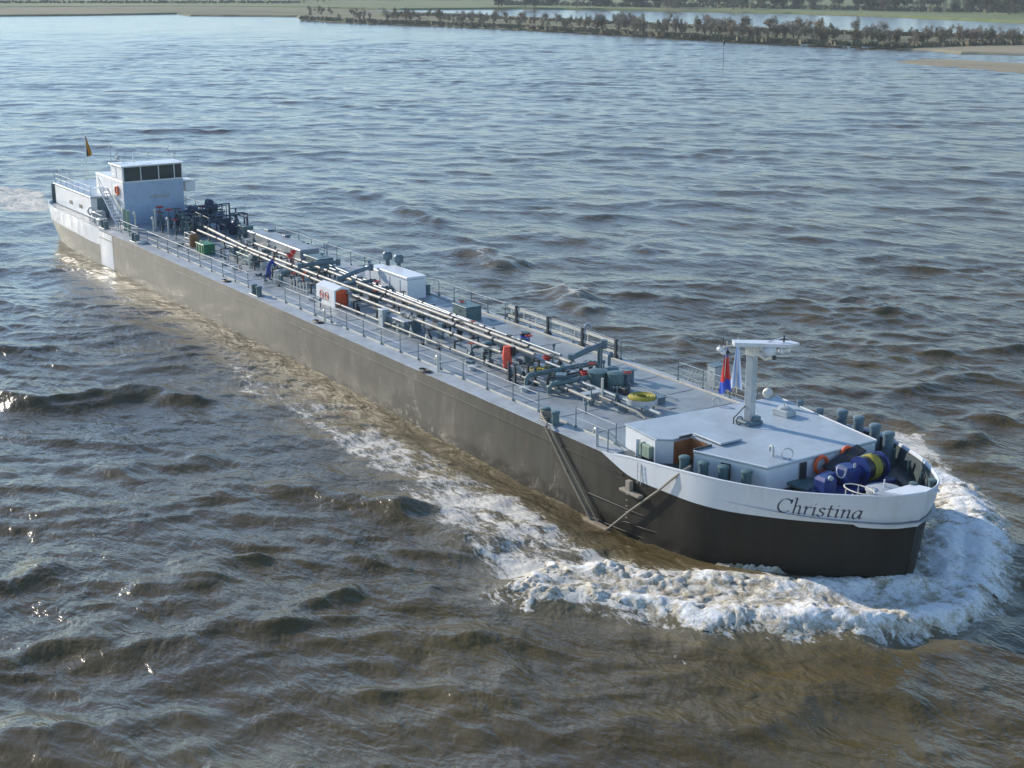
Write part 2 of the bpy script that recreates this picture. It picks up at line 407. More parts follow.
def watermat():
    m,nt,b=newmat('silty_river_water')
    ang=-(WA+R(76))   # long axis of the ripples lies across the wind
    v=mapping(nt,(.55,1,1),(0,0,ang)); vi=mapping(nt,(1,1,1))
    at=nt.nodes.new('ShaderNodeAttribute'); at.attribute_name='foam'
    n0=noise(nt,.30,4,v,.55,.4); n1=noise(nt,.8,3,v,.58,.35); n2=noise(nt,3.2,3,v,.6,.2); n3=noise(nt,11,2,v,.6)
    patch=noise(nt,.035,3,vi,.5); patch2=noise(nt,.11,3,v,.5)
    h=math_(nt,'ADD',math_(nt,'ADD',math_(nt,'MULTIPLY',n1,1.0),math_(nt,'MULTIPLY',n0,2.0)),math_(nt,'ADD',math_(nt,'MULTIPLY',n2,.22),math_(nt,'MULTIPLY',n3,.04)))
    bp=nt.nodes.new('ShaderNodeBump'); bp.inputs['Strength'].default_value=1.0
    dd=math_(nt,'ADD',BMP,math_(nt,'MULTIPLY',ramp(nt,math_(nt,'ADD',math_(nt,'MULTIPLY',patch,.5),math_(nt,'MULTIPLY',patch2,.5)),[(.36,0.0),(.62,1.0)]),.16))
    sk_=nt.nodes.new('ShaderNodeAttribute'); sk_.attribute_name='slick'
    dd=math_(nt,'MULTIPLY',dd,math_(nt,'SUBTRACT',1.0,math_(nt,'MULTIPLY',sk_.outputs['Fac'],.6)))
    nt.links.new(dd,bp.inputs['Distance']); nt.links.new(h,bp.inputs['Height'])
    nt.links.new(bp.outputs[0],b.inputs['Normal'])
    silt=ramp(nt,noise(nt,.06,4,vi,.6),[(.3,(.056,.039,.011)),(.7,(.100,.073,.023))])
    # foam: lace from stretched noise thresholded by the foam density stored on the mesh
    vst=mapping(nt,(.55,1.25,1),(0,0,-.12)); f1=noise(nt,1.0,7,vst,.72,1.6); f2=noise(nt,4.0,5,vst,.7,1.0)
    f3=noise(nt,.28,3,vst,.6,.5)
    fl=math_(nt,'ADD',math_(nt,'MULTIPLY',f3,.35),math_(nt,'ADD',math_(nt,'MULTIPLY',f1,.45),math_(nt,'MULTIPLY',f2,.25)))
    fl=math_(nt,'SUBTRACT',fl,.02)
    th=math_(nt,'SUBTRACT',.84,math_(nt,'MULTIPLY',at.outputs['Fac'],.50))
    fm=math_(nt,'MULTIPLY',math_(nt,'SUBTRACT',fl,th),17,False)
    fm=math_(nt,'MAXIMUM',math_(nt,'MINIMUM',fm,1),0)
    fm=math_(nt,'MULTIPLY',fm,math_(nt,'GREATER_THAN',at.outputs['Fac'],.02))
    aer=math_(nt,'MULTIPLY',at.outputs['Fac'],.75)      # aerated silt under the foam is paler
    c=mix(nt,aer,silt,(.19,.16,.095))
    c=mix(nt,math_(nt,'MULTIPLY',fm,.9),c,(.60,.58,.52))
    nt.links.new(c,b.inputs['Base Color'])
    nt.links.new(math_(nt,'ADD',WRG,math_(nt,'MULTIPLY',fm,.6)),b.inputs['Roughness'])
    b.inputs['IOR'].default_value=1.42
    return m
def foammat():
    m,nt,b=newmat('river_foam')
    vi=mapping(nt); 
    n=noise(nt,2.2,6,vi,.7,.6); n2=noise(nt,9,4,vi,.7)
    cv=nt.nodes.new('ShaderNodeAttribute'); cv.attribute_name='cov'
    c=ramp(nt,math_(nt,'ADD',math_(nt,'ADD',math_(nt,'MULTIPLY',n,.55),math_(nt,'MULTIPLY',n2,.35)),math_(nt,'MULTIPLY',cv.outputs['Fac'],.22)),[(.38,(.22,.175,.10)),(.49,(.48,.44,.35)),(.60,(.80,.80,.78))])
    nt.links.new(c,b.inputs['Base Color']); b.inputs['Roughness'].default_value=.7
    bp=nt.nodes.new('ShaderNodeBump'); bp.inputs['Strength'].default_value=.9; bp.inputs['Distance'].default_value=.06
    nt.links.new(n2,bp.inputs['Height']); nt.links.new(bp.outputs[0],b.inputs['Normal'])
    return m
def axis(lo,hi,step,grow,mx0,mx1):
    a=[lo]
    while a[-1]<hi: a.append(a[-1]+step)
    s=step
    while a[-1]<mx1: s*=grow; a.append(a[-1]+s)
    s=step; b=[lo]
    while b[-1]>mx0: s*=grow; b.append(b[-1]-s)
    return np.array(b[:0:-1]+a)
U=axis(-62,62,.24,1.018,-1500,1500); V=axis(38,115,.19,1.011,6,30)
_v=list(V[V<116]); _s=.2
while _v[-1]<2200:
    _s=min(_s*1.02,.75 if _v[-1]<520 else 1e9) if _v[-1]<520 else _s*1.02
    _v.append(_v[-1]+_s)
V=np.array(_v)
UU,VV=np.meshgrid(U,V)
SP=np.maximum(np.gradient(U)[None,:]*.6,np.gradient(V)[:,None])
X=CAM.x+DX[0]*UU+DX[1]*VV; Y=CAM.y+LX[0]*UU+LX[1]*VV
hh,ddx,ddy=river(X,Y,SP)
edge=sstep(1400,900,VV)
water=grid_mesh('river_water',X+ddx*edge,Y+ddy*edge,hh*edge,attrs={'foam':foamden(X,Y),'slick':slick(X,Y)},mats=[watermat()])
tag(water,'brown grey choppy river water reflecting the pale blue sky','river',kind='structure'); del water['category']
# churned foam standing proud of the water
fs=.065
fx=np.arange(66,102,fs); fy=np.arange(-17,13,fs); FXX,FYY=np.meshgrid(fx,fy)
de=np.maximum(polyd(dense,FXX,FYY),polyd(denseB,FXX,FYY)+.1)
# texture is drawn out along the outward and aft sweep of the wave
ang_=np.arctan2(FYY,FXX-86.0); rad_=np.hypot(FXX-86.0,FYY)
qx=FXX+.6*fbm(FXX/2,FYY/2,3); qy=FYY+.6*fbm(FXX/2+31,FYY/2,3)
n_=fbm(qx/2.0,qy/1.2,4,.55); rid=1-np.abs(fbm(qx/1.3+3,qy/.9,4,.55))*3.0
lacey=1-np.abs(fbm(qx/.9+13,qy/.65,3,.5))*3.4
nb_=fbm(FXX/3.2+7,FYY/2.2,3,.5)
hd_=np.maximum(np.abs(FYY)-hwl(FXX),0)
msk=sstep(-.9,1.1,de)+.85*n_+.45*nb_+.22*(rid-.5)-.28*(1-sstep(.2,1.4,hd_))*(FYY<0)*sstep(88.5,86.5,FXX)+(.35*(FYY>2.5)+.3*(FXX>93.5))*sstep(-.6,-.1,de)-.18*sstep(1.6,3.0,de)*sstep(94,86,FXX)-.30*sstep(88,81,FXX)*(FYY<0)-.22*(1-sstep(-.2,.9,lacey))-.05
h0,dx0,dy0=river(FXX,FYY,np.full_like(FXX,.2))
sw=FXX+.5*fbm(FXX/1.2,FYY/1.2,3); sv=FYY+.5*fbm(FXX/1.2+9,FYY/1.2,3)
lump=.085*np.abs(fbm(sw/1.5,sv/1.0,4,.55))*2.2+.045*np.maximum(fbm(sw/.3,sv/.22,3,.6),0)*2+.05*np.clip(rid,-1,1)
streaky=.10*pn(FXX/1.1,FYY/.5)
hz=h0+.03+.62*lump*sstep(.3,1.2,msk)+.6*streaky*sstep(.5,1.2,msk)+.10*fbm(FXX/2.6,FYY/2.0,2)*sstep(.5,1.2,msk)+.13*sstep(.1,1.0,de)*(1-sstep(1.0,2.2,de))
inside=(np.abs(FYY)<hwl(FXX)-.25)&(FXX<95.1)
hz=h0+(hz-h0)*sstep(.48,1.0,msk)-.035*(1-sstep(.48,.62,msk))
foam=grid_mesh('foam',FXX+dx0,FYY+dy0,hz,keep=(msk>.50)&~inside,attrs={'cov':np.clip((msk-.5)/1.2-.30*sstep(1.0,2.2,de)*(FYY<0)+.10*fbm(FXX/.7,FYY/.7,3),0,1)},mats=[foammat()])
tag(foam,'white churned foam of the bow wave curling around the bow','foam',kind='stuff')
# spray: loose drops and torn tongues of foam along the breaking edge
sm=MB(); rs=random.Random(5)
for i in range(2600):
    a=rs.random(); k=rs.randrange(8,23); p,q=dense[k],dense[k+1 if k+1<len(dense) else 0]
    x=p[0]+(q[0]-p[0])*a; y=p[1]+(q[1]-p[1])*a
    x+=rs.gauss(0,.45); y+=rs.gauss(0,.45); z=.35+abs(rs.gauss(0,.22)); r=rs.uniform(.006,.018)
    sm.add([(x+r,y,z),(x-r,y+r,z),(x-r,y-r,z),(x,y,z+r*1.6),(x,y,z-r)],[(0,1,3),(1,2,3),(2,0,3),(1,0,4),(2,1,4),(0,2,4)])
spr=sm.build('spray',foammat()); tag(spr,'fine white spray drops thrown up along the breaking bow wave','spray',kind='stuff')
# thin sheets of water climbing the hull
sm=MB()
def tongue(x0,x1,peak,hgt,seed):
    rs=random.Random(seed); n=40; top=[];bot=[]
    for i in range(n+1):
        t=i/n; x=x0+(x1-x0)*t; y=-float(hwl(np.array([x]))[0])-.10
        e=(t/peak)**1.6 if t<peak else ((1-t)/(1-peak))**2.5
        z=.25+hgt*e+rs.uniform(-.06,.1)*(1 if e>.1 else 0)
        bot.append((x,y-.25,-.1)); top.append((x,y-.10+.0*z,z))
    v=bot+[((a[0]+b[0])/2,(a[1]+b[1])/2-.12,(a[2]+b[2])/2) for a,b in zip(bot,top)]+top+[(p[0],p[1]+.14,p[2]-.05) for p in top]
    f=[(r*(n+1)+i,r*(n+1)+i+1,(r+1)*(n+1)+i+1,(r+1)*(n+1)+i) for r in range(3) for i in range(n)]
    sm.add(v,f)
tongue(89.6,93.2,.7,.38,1)
spl=sm.build('splash',foammat(),smooth=True); tag(spl,'peaked splash of white water climbing the black bow','splash',kind='stuff')
# ------------------------------------------------------------------ the tanker barge
ZD=3.3; YS=-5.72; YP=6.0
def catmull(pts,k=6):
    out=[]; n=len(pts)
    for i in range(n-1):
        p0=np.array(pts[max(i-1,0)],float);p1=np.array(pts[i],float);p2=np.array(pts[i+1],float);p3=np.array(pts[min(i+2,n-1)],float)
        for j in range(k):
            t=j/k; out.append(tuple(.5*((2*p1)+(-p0+p2)*t+(2*p0-5*p1+4*p2-p3)*t*t+(-p0+3*p1-3*p2+p3)*t**3)))
    out.append(tuple(pts[-1])); return out
# rows: x, y of the top edge, z top, inset at the knuckle, z knuckle, inset at the water
ctrlS=[(-12.3,-.01,3.55,.25,2.0,1.3),(-12.2,-2.2,3.55,.25,2.0,1.3),(-11.8,-4.0,3.55,.22,2.0,1.2),(-10.3,-5.2,3.52,.15,2.0,.9),(-7,-5.62,3.45,.06,2.0,.5),(-1,YS,3.38,.0,1.95,.1),(6.75,YS,ZD+.02,0,1.9,.0),(6.85,YS,ZD,0,ZD-.02,0),
 (20,YS,ZD,0,ZD-.02,0),(50,YS,ZD,0,ZD-.02,0),(70,YS,ZD,0,ZD-.02,0),(81.6,YS,ZD,0,ZD-.02,0),(82.6,YS,3.42,.0,2.98,0.0),(84,YS,3.62,.02,2.66,.03),(86.5,-5.72,3.9,.05,2.68,.12),(88.4,-5.68,4.12,.09,2.74,.2),(90,-5.35,4.2,.14,2.8,.32),(91.6,-4.72,4.26,.2,2.9,.5),
 (93.3,-3.85,4.36,.26,3.02,.62),(95.1,-2.5,4.5,.3,3.12,.75),(96.2,-1.35,4.58,.34,3.18,.8),(96.7,-.01,4.62,.34,3.2,.8)]
def lin_catmull(c,k=5):
    o=[]
    for i in range(len(c)-1):
        a,b=c[i],c[i+1]
        curved = (i<6 or i>=12)
        seg=catmull(c[max(i-1,0):i+3],k)[(k if i>0 else 0):(2*k if i>0 else k)] if curved else [tuple(np.array(a)*(1-j/k)+np.array(b)*(j/k)) for j in range(k)]
        o+=seg
    o.append(c[-1]); return o
S_=lin_catmull(ctrlS)
rows=[tuple(float(v) for v in r) for r in S_]
port=[(r[0],-r[1]*(YP/-YS if r[0]<80 else (1+(YP/-YS-1)*max(0,(90-r[0])/10)))) + r[2:] for r in rows][::-1]
ring_=rows+[p for p in port[1:-1]]      # closed loop: stern -> starboard -> bow -> port -> stern
nR=len(ring_)
pts2=[Vector((r[0],r[1],0)) for r in ring_]
nrm=[]
for i in range(nR):
    t=(pts2[(i+1)%nR]-pts2[i-1]).normalized(); nrm.append(Vector((t.y,-t.x,0)))   # outward
def ringpt(i,ins,z): r=ring_[i%nR]; n=nrm[i%nR]; return (r[0]-n.x*ins,r[1]-n.y*ins,z)
ship=empty('tanker_barge',(44,0,0))
tag(ship,'long grey river tanker with white wheelhouse astern and Christina lettered on its white bow','ship')
hull=MB()
lv=[]
for i in range(nR):
    r=ring_[i]; k=r[3]; w=r[5]
    lv.append([ringpt(i,w+.25,-1.6),ringpt(i,w,0),ringpt(i,w+(k-w)*.45,r[4]*.45),ringpt(i,k+.012,r[4])])
vs=[p for L_ in lv for p in L_]
fs=[(i*4+j,((i+1)%nR)*4+j,((i+1)%nR)*4+j+1,i*4+j+1) for i in range(nR) for j in range(3)]
hull.add(vs,fs); hull.add([L_[0] for L_ in lv],[tuple(range(nR))])
hullo=hull.build('hull',M['hull'],ship,smooth=True)
# rub rail and weld strakes on the hull sides
st=MB()
for zc,h in ((2.62,.05),):
    idx=[i for i in range(nR) if 6.6<ring_[i][0]<83.5]
    s1=[i for i in idx if ring_[i][1]<0]; s2=[i for i in idx if ring_[i][1]>0]
    for s in (s1,s2):
        a=[ringpt(i,-.025,zc+h) for i in s]+[ringpt(i,-.025,zc-h) for i in s]; n=len(s)
        b=[ringpt(i,.02,zc+h) for i in s]+[ringpt(i,.02,zc-h) for i in s]
        st.add(a+b,[(i,i+1,n+i+1,n+i) for i in range(n-1)]+[(i,i+1,2*n+i+1,2*n+i) for i in range(n-1)]+[(n+i,n+i+1,3*n+i+1,3*n+i) for i in range(n-1)])
st.build('rubbing_strake',M['hull'],ship)
st=MB()
for x0,z0,x1,z1 in ((80.62,.86,87.3,1.08),(80.9,-.35,86.0,-.1),(83.6,.3,86.5,.5)):
    st.tube([(x0,-5.76,z0),((x0+x1)/2,-5.74,(z0+z1)/2),(x1,-5.53,z1)],.035,5)
st.build('fender_strip',M['hull'],ship)
def walls(name,sel,matn,th=.09):
    mb=MB()
    n=len(sel)
    o0=[ringpt(i,ring_[i%nR][3],ring_[i%nR][4]) for i in sel]; o1=[ringpt(i,0,ring_[i%nR][2]) for i in sel]
    mid=[ringpt(i,ring_[i%nR][3]*.35-.03*min(1,ring_[i%nR][3]*4),(ring_[i%nR][4]+ring_[i%nR][2])/2) for i in sel]
    i1=[ringpt(i,th,ring_[i%nR][2]) for i in sel]; i0=[ringpt(i,th+ring_[i%nR][3]*.8,ZD-.3) for i in sel]
    lay=[o0,mid,o1,i1,i0]
    v=[p for l in lay for p in l]
    mb.add(v,[(r*n+i,r*n+i+1,(r+1)*n+i+1,(r+1)*n+i) for r in range(4) for i in range(n-1)])
    mb.add([l[0] for l in lay],[(0,1,2,3,4)]); mb.add([l[-1] for l in lay],[(4,3,2,1,0)])
    return mb.build(name,M[matn],ship,smooth=True)
xs=[r[0] for r in ring_]
bowsel=[i for i in range(nR) if ring_[i][0]>=81.5]
bulw=walls('bulwark',bowsel,'bulw')
# top rail on the bow bulwark
mb=MB(); mb.tube([ringpt(i,.03,ring_[i][2]+.02) for i in bowsel if ring_[i][0]>82.5],.055,6); mb.build('capping_rail',M['bulw'],bulw,smooth=True)
ss=sorted([i for i in range(nR) if ring_[i][0]<=6.76],key=lambda i:(i+nR//2)%nR)
sternb=walls('stern_bulwark',ss,'bulw')
# sheer strip (outer deck margin) and deck sheets
def deckpoly(x0,x1,ins,zf):
    s=[i for i in range(nR) if x0<=ring_[i][0]<=x1]
    return [ringpt(i,ins,zf) for i in s]
mb=MB(); dp=deckpoly(-20,120,.05,ZD-.004); mb.add(dp,[tuple(range(len(dp)))]); 
# outer skin joining hull top to deck between bulwarks
s=[i for i in range(nR) if 5<ring_[i][0]<82.6 and ring_[i][1]<0]; p_=[i for i in range(nR) if 5<ring_[i][0]<82.6 and ring_[i][1]>0]
for q in (s,p_):
    a=[ringpt(i,0,ZD-.02) for i in q]; b=[ringpt(i,.05,ZD-.004) for i in q]; n=len(q); mb.add(a+b,[(i,i+1,n+i+1,n+i) for i in range(n-1)])
mb.build('deck',M['deck_walk'],ship)
mb=MB(); mb.box(10,81.8,-4.45,5.2,ZD-.01,ZD+.03); mb.build('cargo_deck',M['deck'],ship)
mb=MB()
mb.box(12,81,-4.50,-4.46,ZD,ZD+.07); mb.box(44,81,5.28,5.34,ZD,ZD+.10)     # bright kerbs at the foot of the rails
mb.build('deck_kerb',M['cream'],ship)
# welded doublers, tank hatches coamings and shallow ribs on deck
mb=MB()
for k in range(22):
    x=13+k*3.15; mb.box(x,x+.05,-4.3,5.0,ZD+.03,ZD+.05)
for k in range(60):
    rx=random.uniform(12,80); ry=random.uniform(-4.2,4.8); mb.cbox((rx,ry,ZD+.045),(random.uniform(.15,.6),random.uniform(.15,.5),.04))
mb.build('deck_plating',M['deck'],ship)

# railings ------------------------------------------------------------------
postm=MB(); postm.cyl((0,0,0),(0,0,1.12),.026,n=6); postm.cbox((0,0,.05),(.14,.10,.12)); post0=postm.build('post',M['teal'])
def railing(x0,x1,y,z=ZD,step=2.35,h=1.1,mat='rail',extra=(.55,),xs_=None,sag=0):
    mb=MB()
    for hh_ in (h,)+tuple(extra):
        n=max(2,int((x1-x0)/2)); mb.tube([(x0+(x1-x0)*i/n,y+random.uniform(-.015,.015),z+hh_+random.uniform(-.012,.012)) for i in range(n+1)],.022 if hh_==h else .014,5)
    r=mb.build('railing',M[mat],ship)
    n=max(1,round((x1-x0)/step))
    for i in range(n+1):
        inst(post0,'post',(x0+(x1-x0)*i/n+random.uniform(-.08,.08),y,z),r)
    return r
railing(16.2,37.2,-4.62); railing(43.5,59.7,-4.55); railing(62.0,74.6,-4.53,h=1.0,extra=(.5,)); railing(77.8,81.2,-4.5,h=1.05)
railing(9.5,14.0,-4.6)
railing(20,43.5,5.55); railing(47.5,56.2,5.62); railing(56.6,68.6,5.65,mat='rail',extra=(.55,)); railing(74.2,80.6,5.5,h=1.1,extra=(.75,.4))
railing(-3,9,5.5,h=1.0)
# cream boards (stowed gangway) along the port rail
mb=MB(); mb.cbox((62.6,5.58,ZD+.98),(12.0,.06,.16)); mb.cbox((62.6,5.58,ZD+.36),(12.0,.06,.16))
for k in range(9): mb.cbox((57+k*1.4,5.60,ZD+.67),(.06,.05,.62))
mb.build('stowed_gangway',M['cream'],ship)
for x in (57.6,61.2,64.9,68.3): mb=MB(); mb.cbox((x,5.54,ZD+.6),(.16,.16,1.2)); mb.cbox((x,5.50,ZD+.1),(.3,.3,.2)); mb.build('gangway_bracket',M['dark'],ship)

# bollards -------------------------------------------------------------------
def bollard(mat,r=.2,h=.62,base=True,single=False):
    root=MB()
    if single: root.cbox((0,0,.03),(.6,.6,.06),0,.02)
    else: root.cbox((0,0,.03),(1.5,.62,.06),0,.02)
    b=root.build('bollard',M[mat])
    for x in ((0,) if single else (-.42,.42)):
        m=MB(); m.lathe((x,0,.06),[(r,0),(r,h-.1),(r*1.18,h-.08),(r*1.18,h),(r*.95,h+.03)],14)
        m.build('bollard_post',M[mat],b,smooth=True)
    return b
bo=bollard('teal'); bs=bollard('teal',r=.23,h=.74,single=True); bd=bollard('grey',r=.25,h=.9,single=True)
for x,y,r in ((14.6,-5.1,0),(39.9,-5.15,.0),(76.4,-5.05,0),(26.5,5.2,0),(46.2,5.2,0),(6.5,-5.1,0)): inst(bo,'bollard',(x,y,ZD),ship,r)
for px,py in ((684,472),(703,478),(723,482),(746,487)):
    x,y=P(px,py,ZD+.25); inst(bs,'bollard',(x,max(y,-float(np.interp(x,[86,88.4,90,91.6],[5.3,5.25,4.95,4.3]))),ZD+.0),ship,0,(1,1,1.25))
for x,y in ((86.9,5.25),(88.1,5.12),(89.4,4.85),(90.6,4.45)): inst(bd,'bollard',(x,y,ZD),ship,0,(1,1,1.6))
for px,py,z in ((913,489,4.2),(932,486,4.3)):
    x,y=P(px,py,z); inst(bs,'bollard',(x,y,z-.15),ship,0,(.7,.7,.55))
for o in (bo,bs,bd): drop(o)

# valve wheel / valve prototypes ------------------------------------------------
def valve(mat='teal',wheel='teal',h=1.0):
    m=MB(); m.cyl((0,0,0),(0,0,h*.45),.13,n=10); m.lathe((0,0,h*.25),[(.2,-.06),(.2,.06)],12,'x'); m.lathe((0,0,h*.25),[(.2,.1),(.2,.16)],12,'x')
    m.cyl((0,0,h*.45),(0,0,h),.035,n=6); m.cbox((0,0,h*.55),(.18,.14,.18))
    b=m.build('valve',M[mat],smooth=True)
    w=MB(); w.ring((0,0,h),.2,.022,14,6); w.cyl((-.19,0,h),(.19,0,h),.015,n=5); w.cyl((0,-.19,h),(0,.19,h),.015,n=5); w.build('handwheel',M[wheel],b,smooth=True)
    return b
vA=valve(); vB=valve('grey','red'); vC=valve('cream','dark',.9); vD=valve('dark','dark',1.0)
vl=[(71.4,.5),(71.4,1.4),(70.4,-.9),(68.2,-1.5),(56.0,-1.4),(54.8,-1.5),(47.6,.4),(44.5,.9),(42.2,1.2),(37.4,1.6),(36.2,.3),(38.9,-1.7),(29.3,-1.0),(30.9,-.7),(22.1,2.6),(18.0,3.0),(74.0,1.9),(75.3,-1.6),(13.2,1.8),(26.0,2.2),(33.4,3.4),(53.9,3.6),(76.0,-.4),(63.1,1.3)]
for i,(x,y) in enumerate(vl): inst((vA,vB,vA,vC,vA)[i%5],'valve',(x,y,ZD+.03),ship,random.uniform(0,3))
# dense aft manifold in front of the wheelhouse
rv=random.Random(9)
for i in range(34):
    inst((vA,vB,vA)[i%3] if i%7 else vC,'valve',(rv.uniform(8,16.5),rv.uniform(-.9,4.9),ZD+.03),ship,rv.uniform(0,3),rv.uniform(1.0,1.75))
for i in range(44):
    inst((vA,vB,vD,vD,vC)[i%5],'valve',(rv.uniform(17,70),rv.choice((-2.0,-1.75,-.8,.2,1.0,1.9))+rv.uniform(-.15,.15),ZD+.03),ship,rv.uniform(0,3),rv.uniform(.7,1.15))
for o in (vA,vB,vC,vD): drop(o)
mb=MB()
for i in range(26):
    x=rv.uniform(7.6,16.5); y=rv.uniform(.2,4.6); z=ZD+rv.uniform(.5,2.1); l=rv.uniform(1,3.2)
    if i%2: mb.tube([(x,y,ZD),(x,y,z),(x+l,y,z),(x+l,y,ZD+.2)],rv.uniform(.05,.13),6)
    else: mb.tube([(x,y,ZD),(x,y,z),(x,min(y+l,5.2),z),(x,min(y+l,5.2),ZD+.2)],rv.uniform(.05,.11),6)
mb.build('aft_manifold',M['bluedk'],ship,smooth=True)
mb=MB()
for x,y,l,w,h in ((9.2,2.6,1.8,1.3,1.3),(12.6,3.6,1.4,1.2,1.0),(14.7,1.2,.9,.9,.8),(8.6,4.4,1.2,.9,1.7),(16.0,3.6,1.1,1.0,.8)):
    mb=MB(); mb.cbox((x,y,ZD+h/2+.02),(l,w,h),rv.uniform(-.1,.1),.05); mb.lathe((x,y-w*.2,ZD+h+.15),[(.25,-l*.4),(.3,-l*.3),(.3,l*.3),(.22,l*.42)],12,'x'); mb.build('pump_unit',M['bluedk'],ship)
mb=MB(); 
for k in range(5): mb.cbox((9.7+k*.0,-.9+k*0,ZD),(.01,.01,.01))
for x,y,h in ((9.0,-1.2,1.6),(10.6,-2.0,1.15),(12.4,-1.3,1.3),(7.6,-2.6,1.25)): mb=MB(); mb.tube([(x,y,ZD),(x,y,ZD+h),(x+.12,y-.1,ZD+h+.14),(x+.3,y-.2,ZD+h)],.09,8); mb.build('vent_pipe',M['cream'],ship,smooth=True)

# cargo piping -----------------------------------------------------------------
def run(name,pts,r,mat,parent=None,fl=5.5):
    m=MB(); m.tube(pts,r,12)
    o=m.build(name,M[mat],parent or ship,smooth=True)
    f=MB(); 
    for (a,b) in zip(pts[:-1],pts[1:]):
        a=Vector(a);b=Vector(b); L_=(b-a).length; n=int(L_/fl); 
        for k in range(1,n+1):
            f=MB(); p=a+(b-a)*(k/(n+1)); d_=(b-a).normalized(); f.cyl(p-d_*.06,p+d_*.06,r*1.5,n=12); f.build('flange',M['dark'],o,smooth=True)
    return o
run('cargo_pipe',[(17.5,-.55,4.28),(36,-1.15,4.28),(50,-1.35,4.2),(66.1,-1.30,4.2)],.10,'pipe')
run('cargo_pipe',[(7.5,1.25,4.35),(27.5,-.45,4.32),(45,-.55,4.3),(54.8,-.22,4.3),(67.9,-.15,4.3)],.12,'pipe')
run('cargo_pipe',[(26,1.0,4.25),(44,.75,4.3),(53.5,.55,4.3),(70.5,.58,4.3)],.12,'pipe')
run('cargo_pipe',[(38,1.75,4.15),(52,1.35,4.15),(68.5,1.3,4.2)],.09,'pipeg')
run('cargo_pipe',[(24,.1,4.05),(40,.1,4.05),(71,.1,4.0)],.08,'pipeg')
run('cargo_pipe',[(44,-2.3,3.62),(58,-2.2,3.62),(73,-2.0,3.62)],.07,'pipe',fl=4)
run('cargo_pipe',[(17,4.0,3.75),(31,3.3,3.75),(46,2.6,3.75),(64,2.4,3.7)],.10,'pipeg')
run('cargo_pipe',[(72,-.9,3.75),(78.5,-1.0,3.7),(79.2,-1.0,3.5)],.07,'pipe',fl=3)
run('cargo_pipe',[(72,-.3,3.8),(79.5,-.25,3.7)],.10,'pipeg',fl=3)
run('cargo_pipe',[(71,-1.6,3.75),(75.5,-1.7,3.72)],.09,'pipe',fl=3)
for x in (66.3,68.2): pass
mb=MB()
for k in range(19):
    x=12+k*3.3
    mb=MB(); mb.box(x-.05,x+.05,-1.75,1.6,3.93,4.0)
    if x<72:
        for y in (-1.7,0,1.5): mb.box(x-.05,x+.05,y-.05,y+.05,ZD,3.93)
        for y in (-1.3,-.4,.6,1.3): mb.cbox((x,y,4.08),(.22,.12,.22))
        mb.build('pipe_support',M['dark'],ship)
# shore connections: heavy cross pipes and the two hose booms
def boom(x0,y0,x1,y1,z0,z1,post,r=.16):
    m=MB(); m.tube([(x0,y0,z0),((x0+x1)/2,(y0+y1)/2,(z0+z1)/2+.06),(x1,y1,z1)],[r,r*1.15,r*.9],10)
    m.cyl((x0,y0,z0-.22),(x0,y0,z0+.22),r*1.3,n=10); m.cyl((x1,y1,z1-.25),(x1,y1,z1+.25),r*1.3,n=10)
    o=m.build('loading_boom',M['grey'],ship,smooth=True)
    q=MB(); q.cyl((post[0],post[1],ZD),(post[0],post[1],post[2]),.13,n=10); q.cbox((post[0],post[1],ZD+.12),(.6,.6,.2),0,.04); q.cyl((post[0]+.35,post[1]-.1,ZD),(post[0]+.35,post[1]-.1,post[2]-.2),.06,n=8)
    q.build('boom_post',M['grey'],o,smooth=True)
boom(*P(571,358,4.45),*P(604,344,5.1),4.45,5.1,(*P(599,372,ZD),5.0))
boom(*P(339,279,4.5),*P(371,267,4.95),4.5,4.95,(*P(370,281,ZD),4.9),.15)
boom(*P(300,266,4.5),*P(338,262,4.7),4.5,4.7,(*P(318,275,ZD),4.5),.15)
mb=MB()
for x,y0,y1,z,r in ((46,-1.8,2.7,4.0,.13),(44.2,-1.6,2.4,4.25,.12),(37.6,-2.1,2.4,4.1,.13),(36.4,-1.7,2.6,3.9,.12),(70.6,-2.6,2.4,4.05,.14),(72.4,-2.3,1.8,3.9,.14),(71.5,-1.6,2.8,3.8,.12),(54.6,-2.1,1.5,3.9,.09),(63.2,-1.6,1.8,3.9,.09)):
    mb=MB(); mb.tube([(x,y0,ZD+.1),(x,y0,z-.15),(x,y0+.18,z),(x,y1-.15,z),(x,y1,z-.18),(x,y1,ZD)],r,9)
    for yy in (y0+.5,(y0+y1)/2,y1-.5): mb.cyl((x,yy-.05,z),(x,yy+.05,z),r*1.5,n=10)
    mb.build('cross_pipe',M['teal'],ship,smooth=True)
mb=MB()       # tank domes and hatches round the forward manifold
for x,y,r,h in ((72.6,.9,.55,.95),(73.6,1.4,.45,1.0),(72.0,2.4,.35,.7),(64.0,-.9,.25,1.0),(66.5,.4,.3,.9)):
    mb=MB(); mb.lathe((x,y,ZD),[(r,0),(r,h-.1),(r*1.1,h-.08),(r*1.1,h),(r*.6,h+.08)],14); mb.build('tank_dome',M['teal'],ship,smooth=True)
for a in ((509,381,1.15),(515,384,1.0),(528,384,1.2),(535,386,1.1)):
    x,y=P(a[0],a[1],ZD); mb=MB(); mb.cbox((x,y,ZD+a[2]/2),(.13,.13,a[2])); mb.cbox((x,y,ZD+.05),(.3,.3,.08)); mb.build('stanchion',M['dark'],ship)
x,y=P(561,391,ZD); mb=MB(); mb.lathe((x,y,ZD),[(.24,0),(.26,.8),(.42,.9),(.42,1.0)],4); mb.build('pipe_stand',M['grey'],ship)
x,y=P(441,338,ZD); mb=MB(); mb.cbox((x,y,ZD+.5),(.5,.16,1.0)); mb.build('pipe_stand',M['grey'],ship)
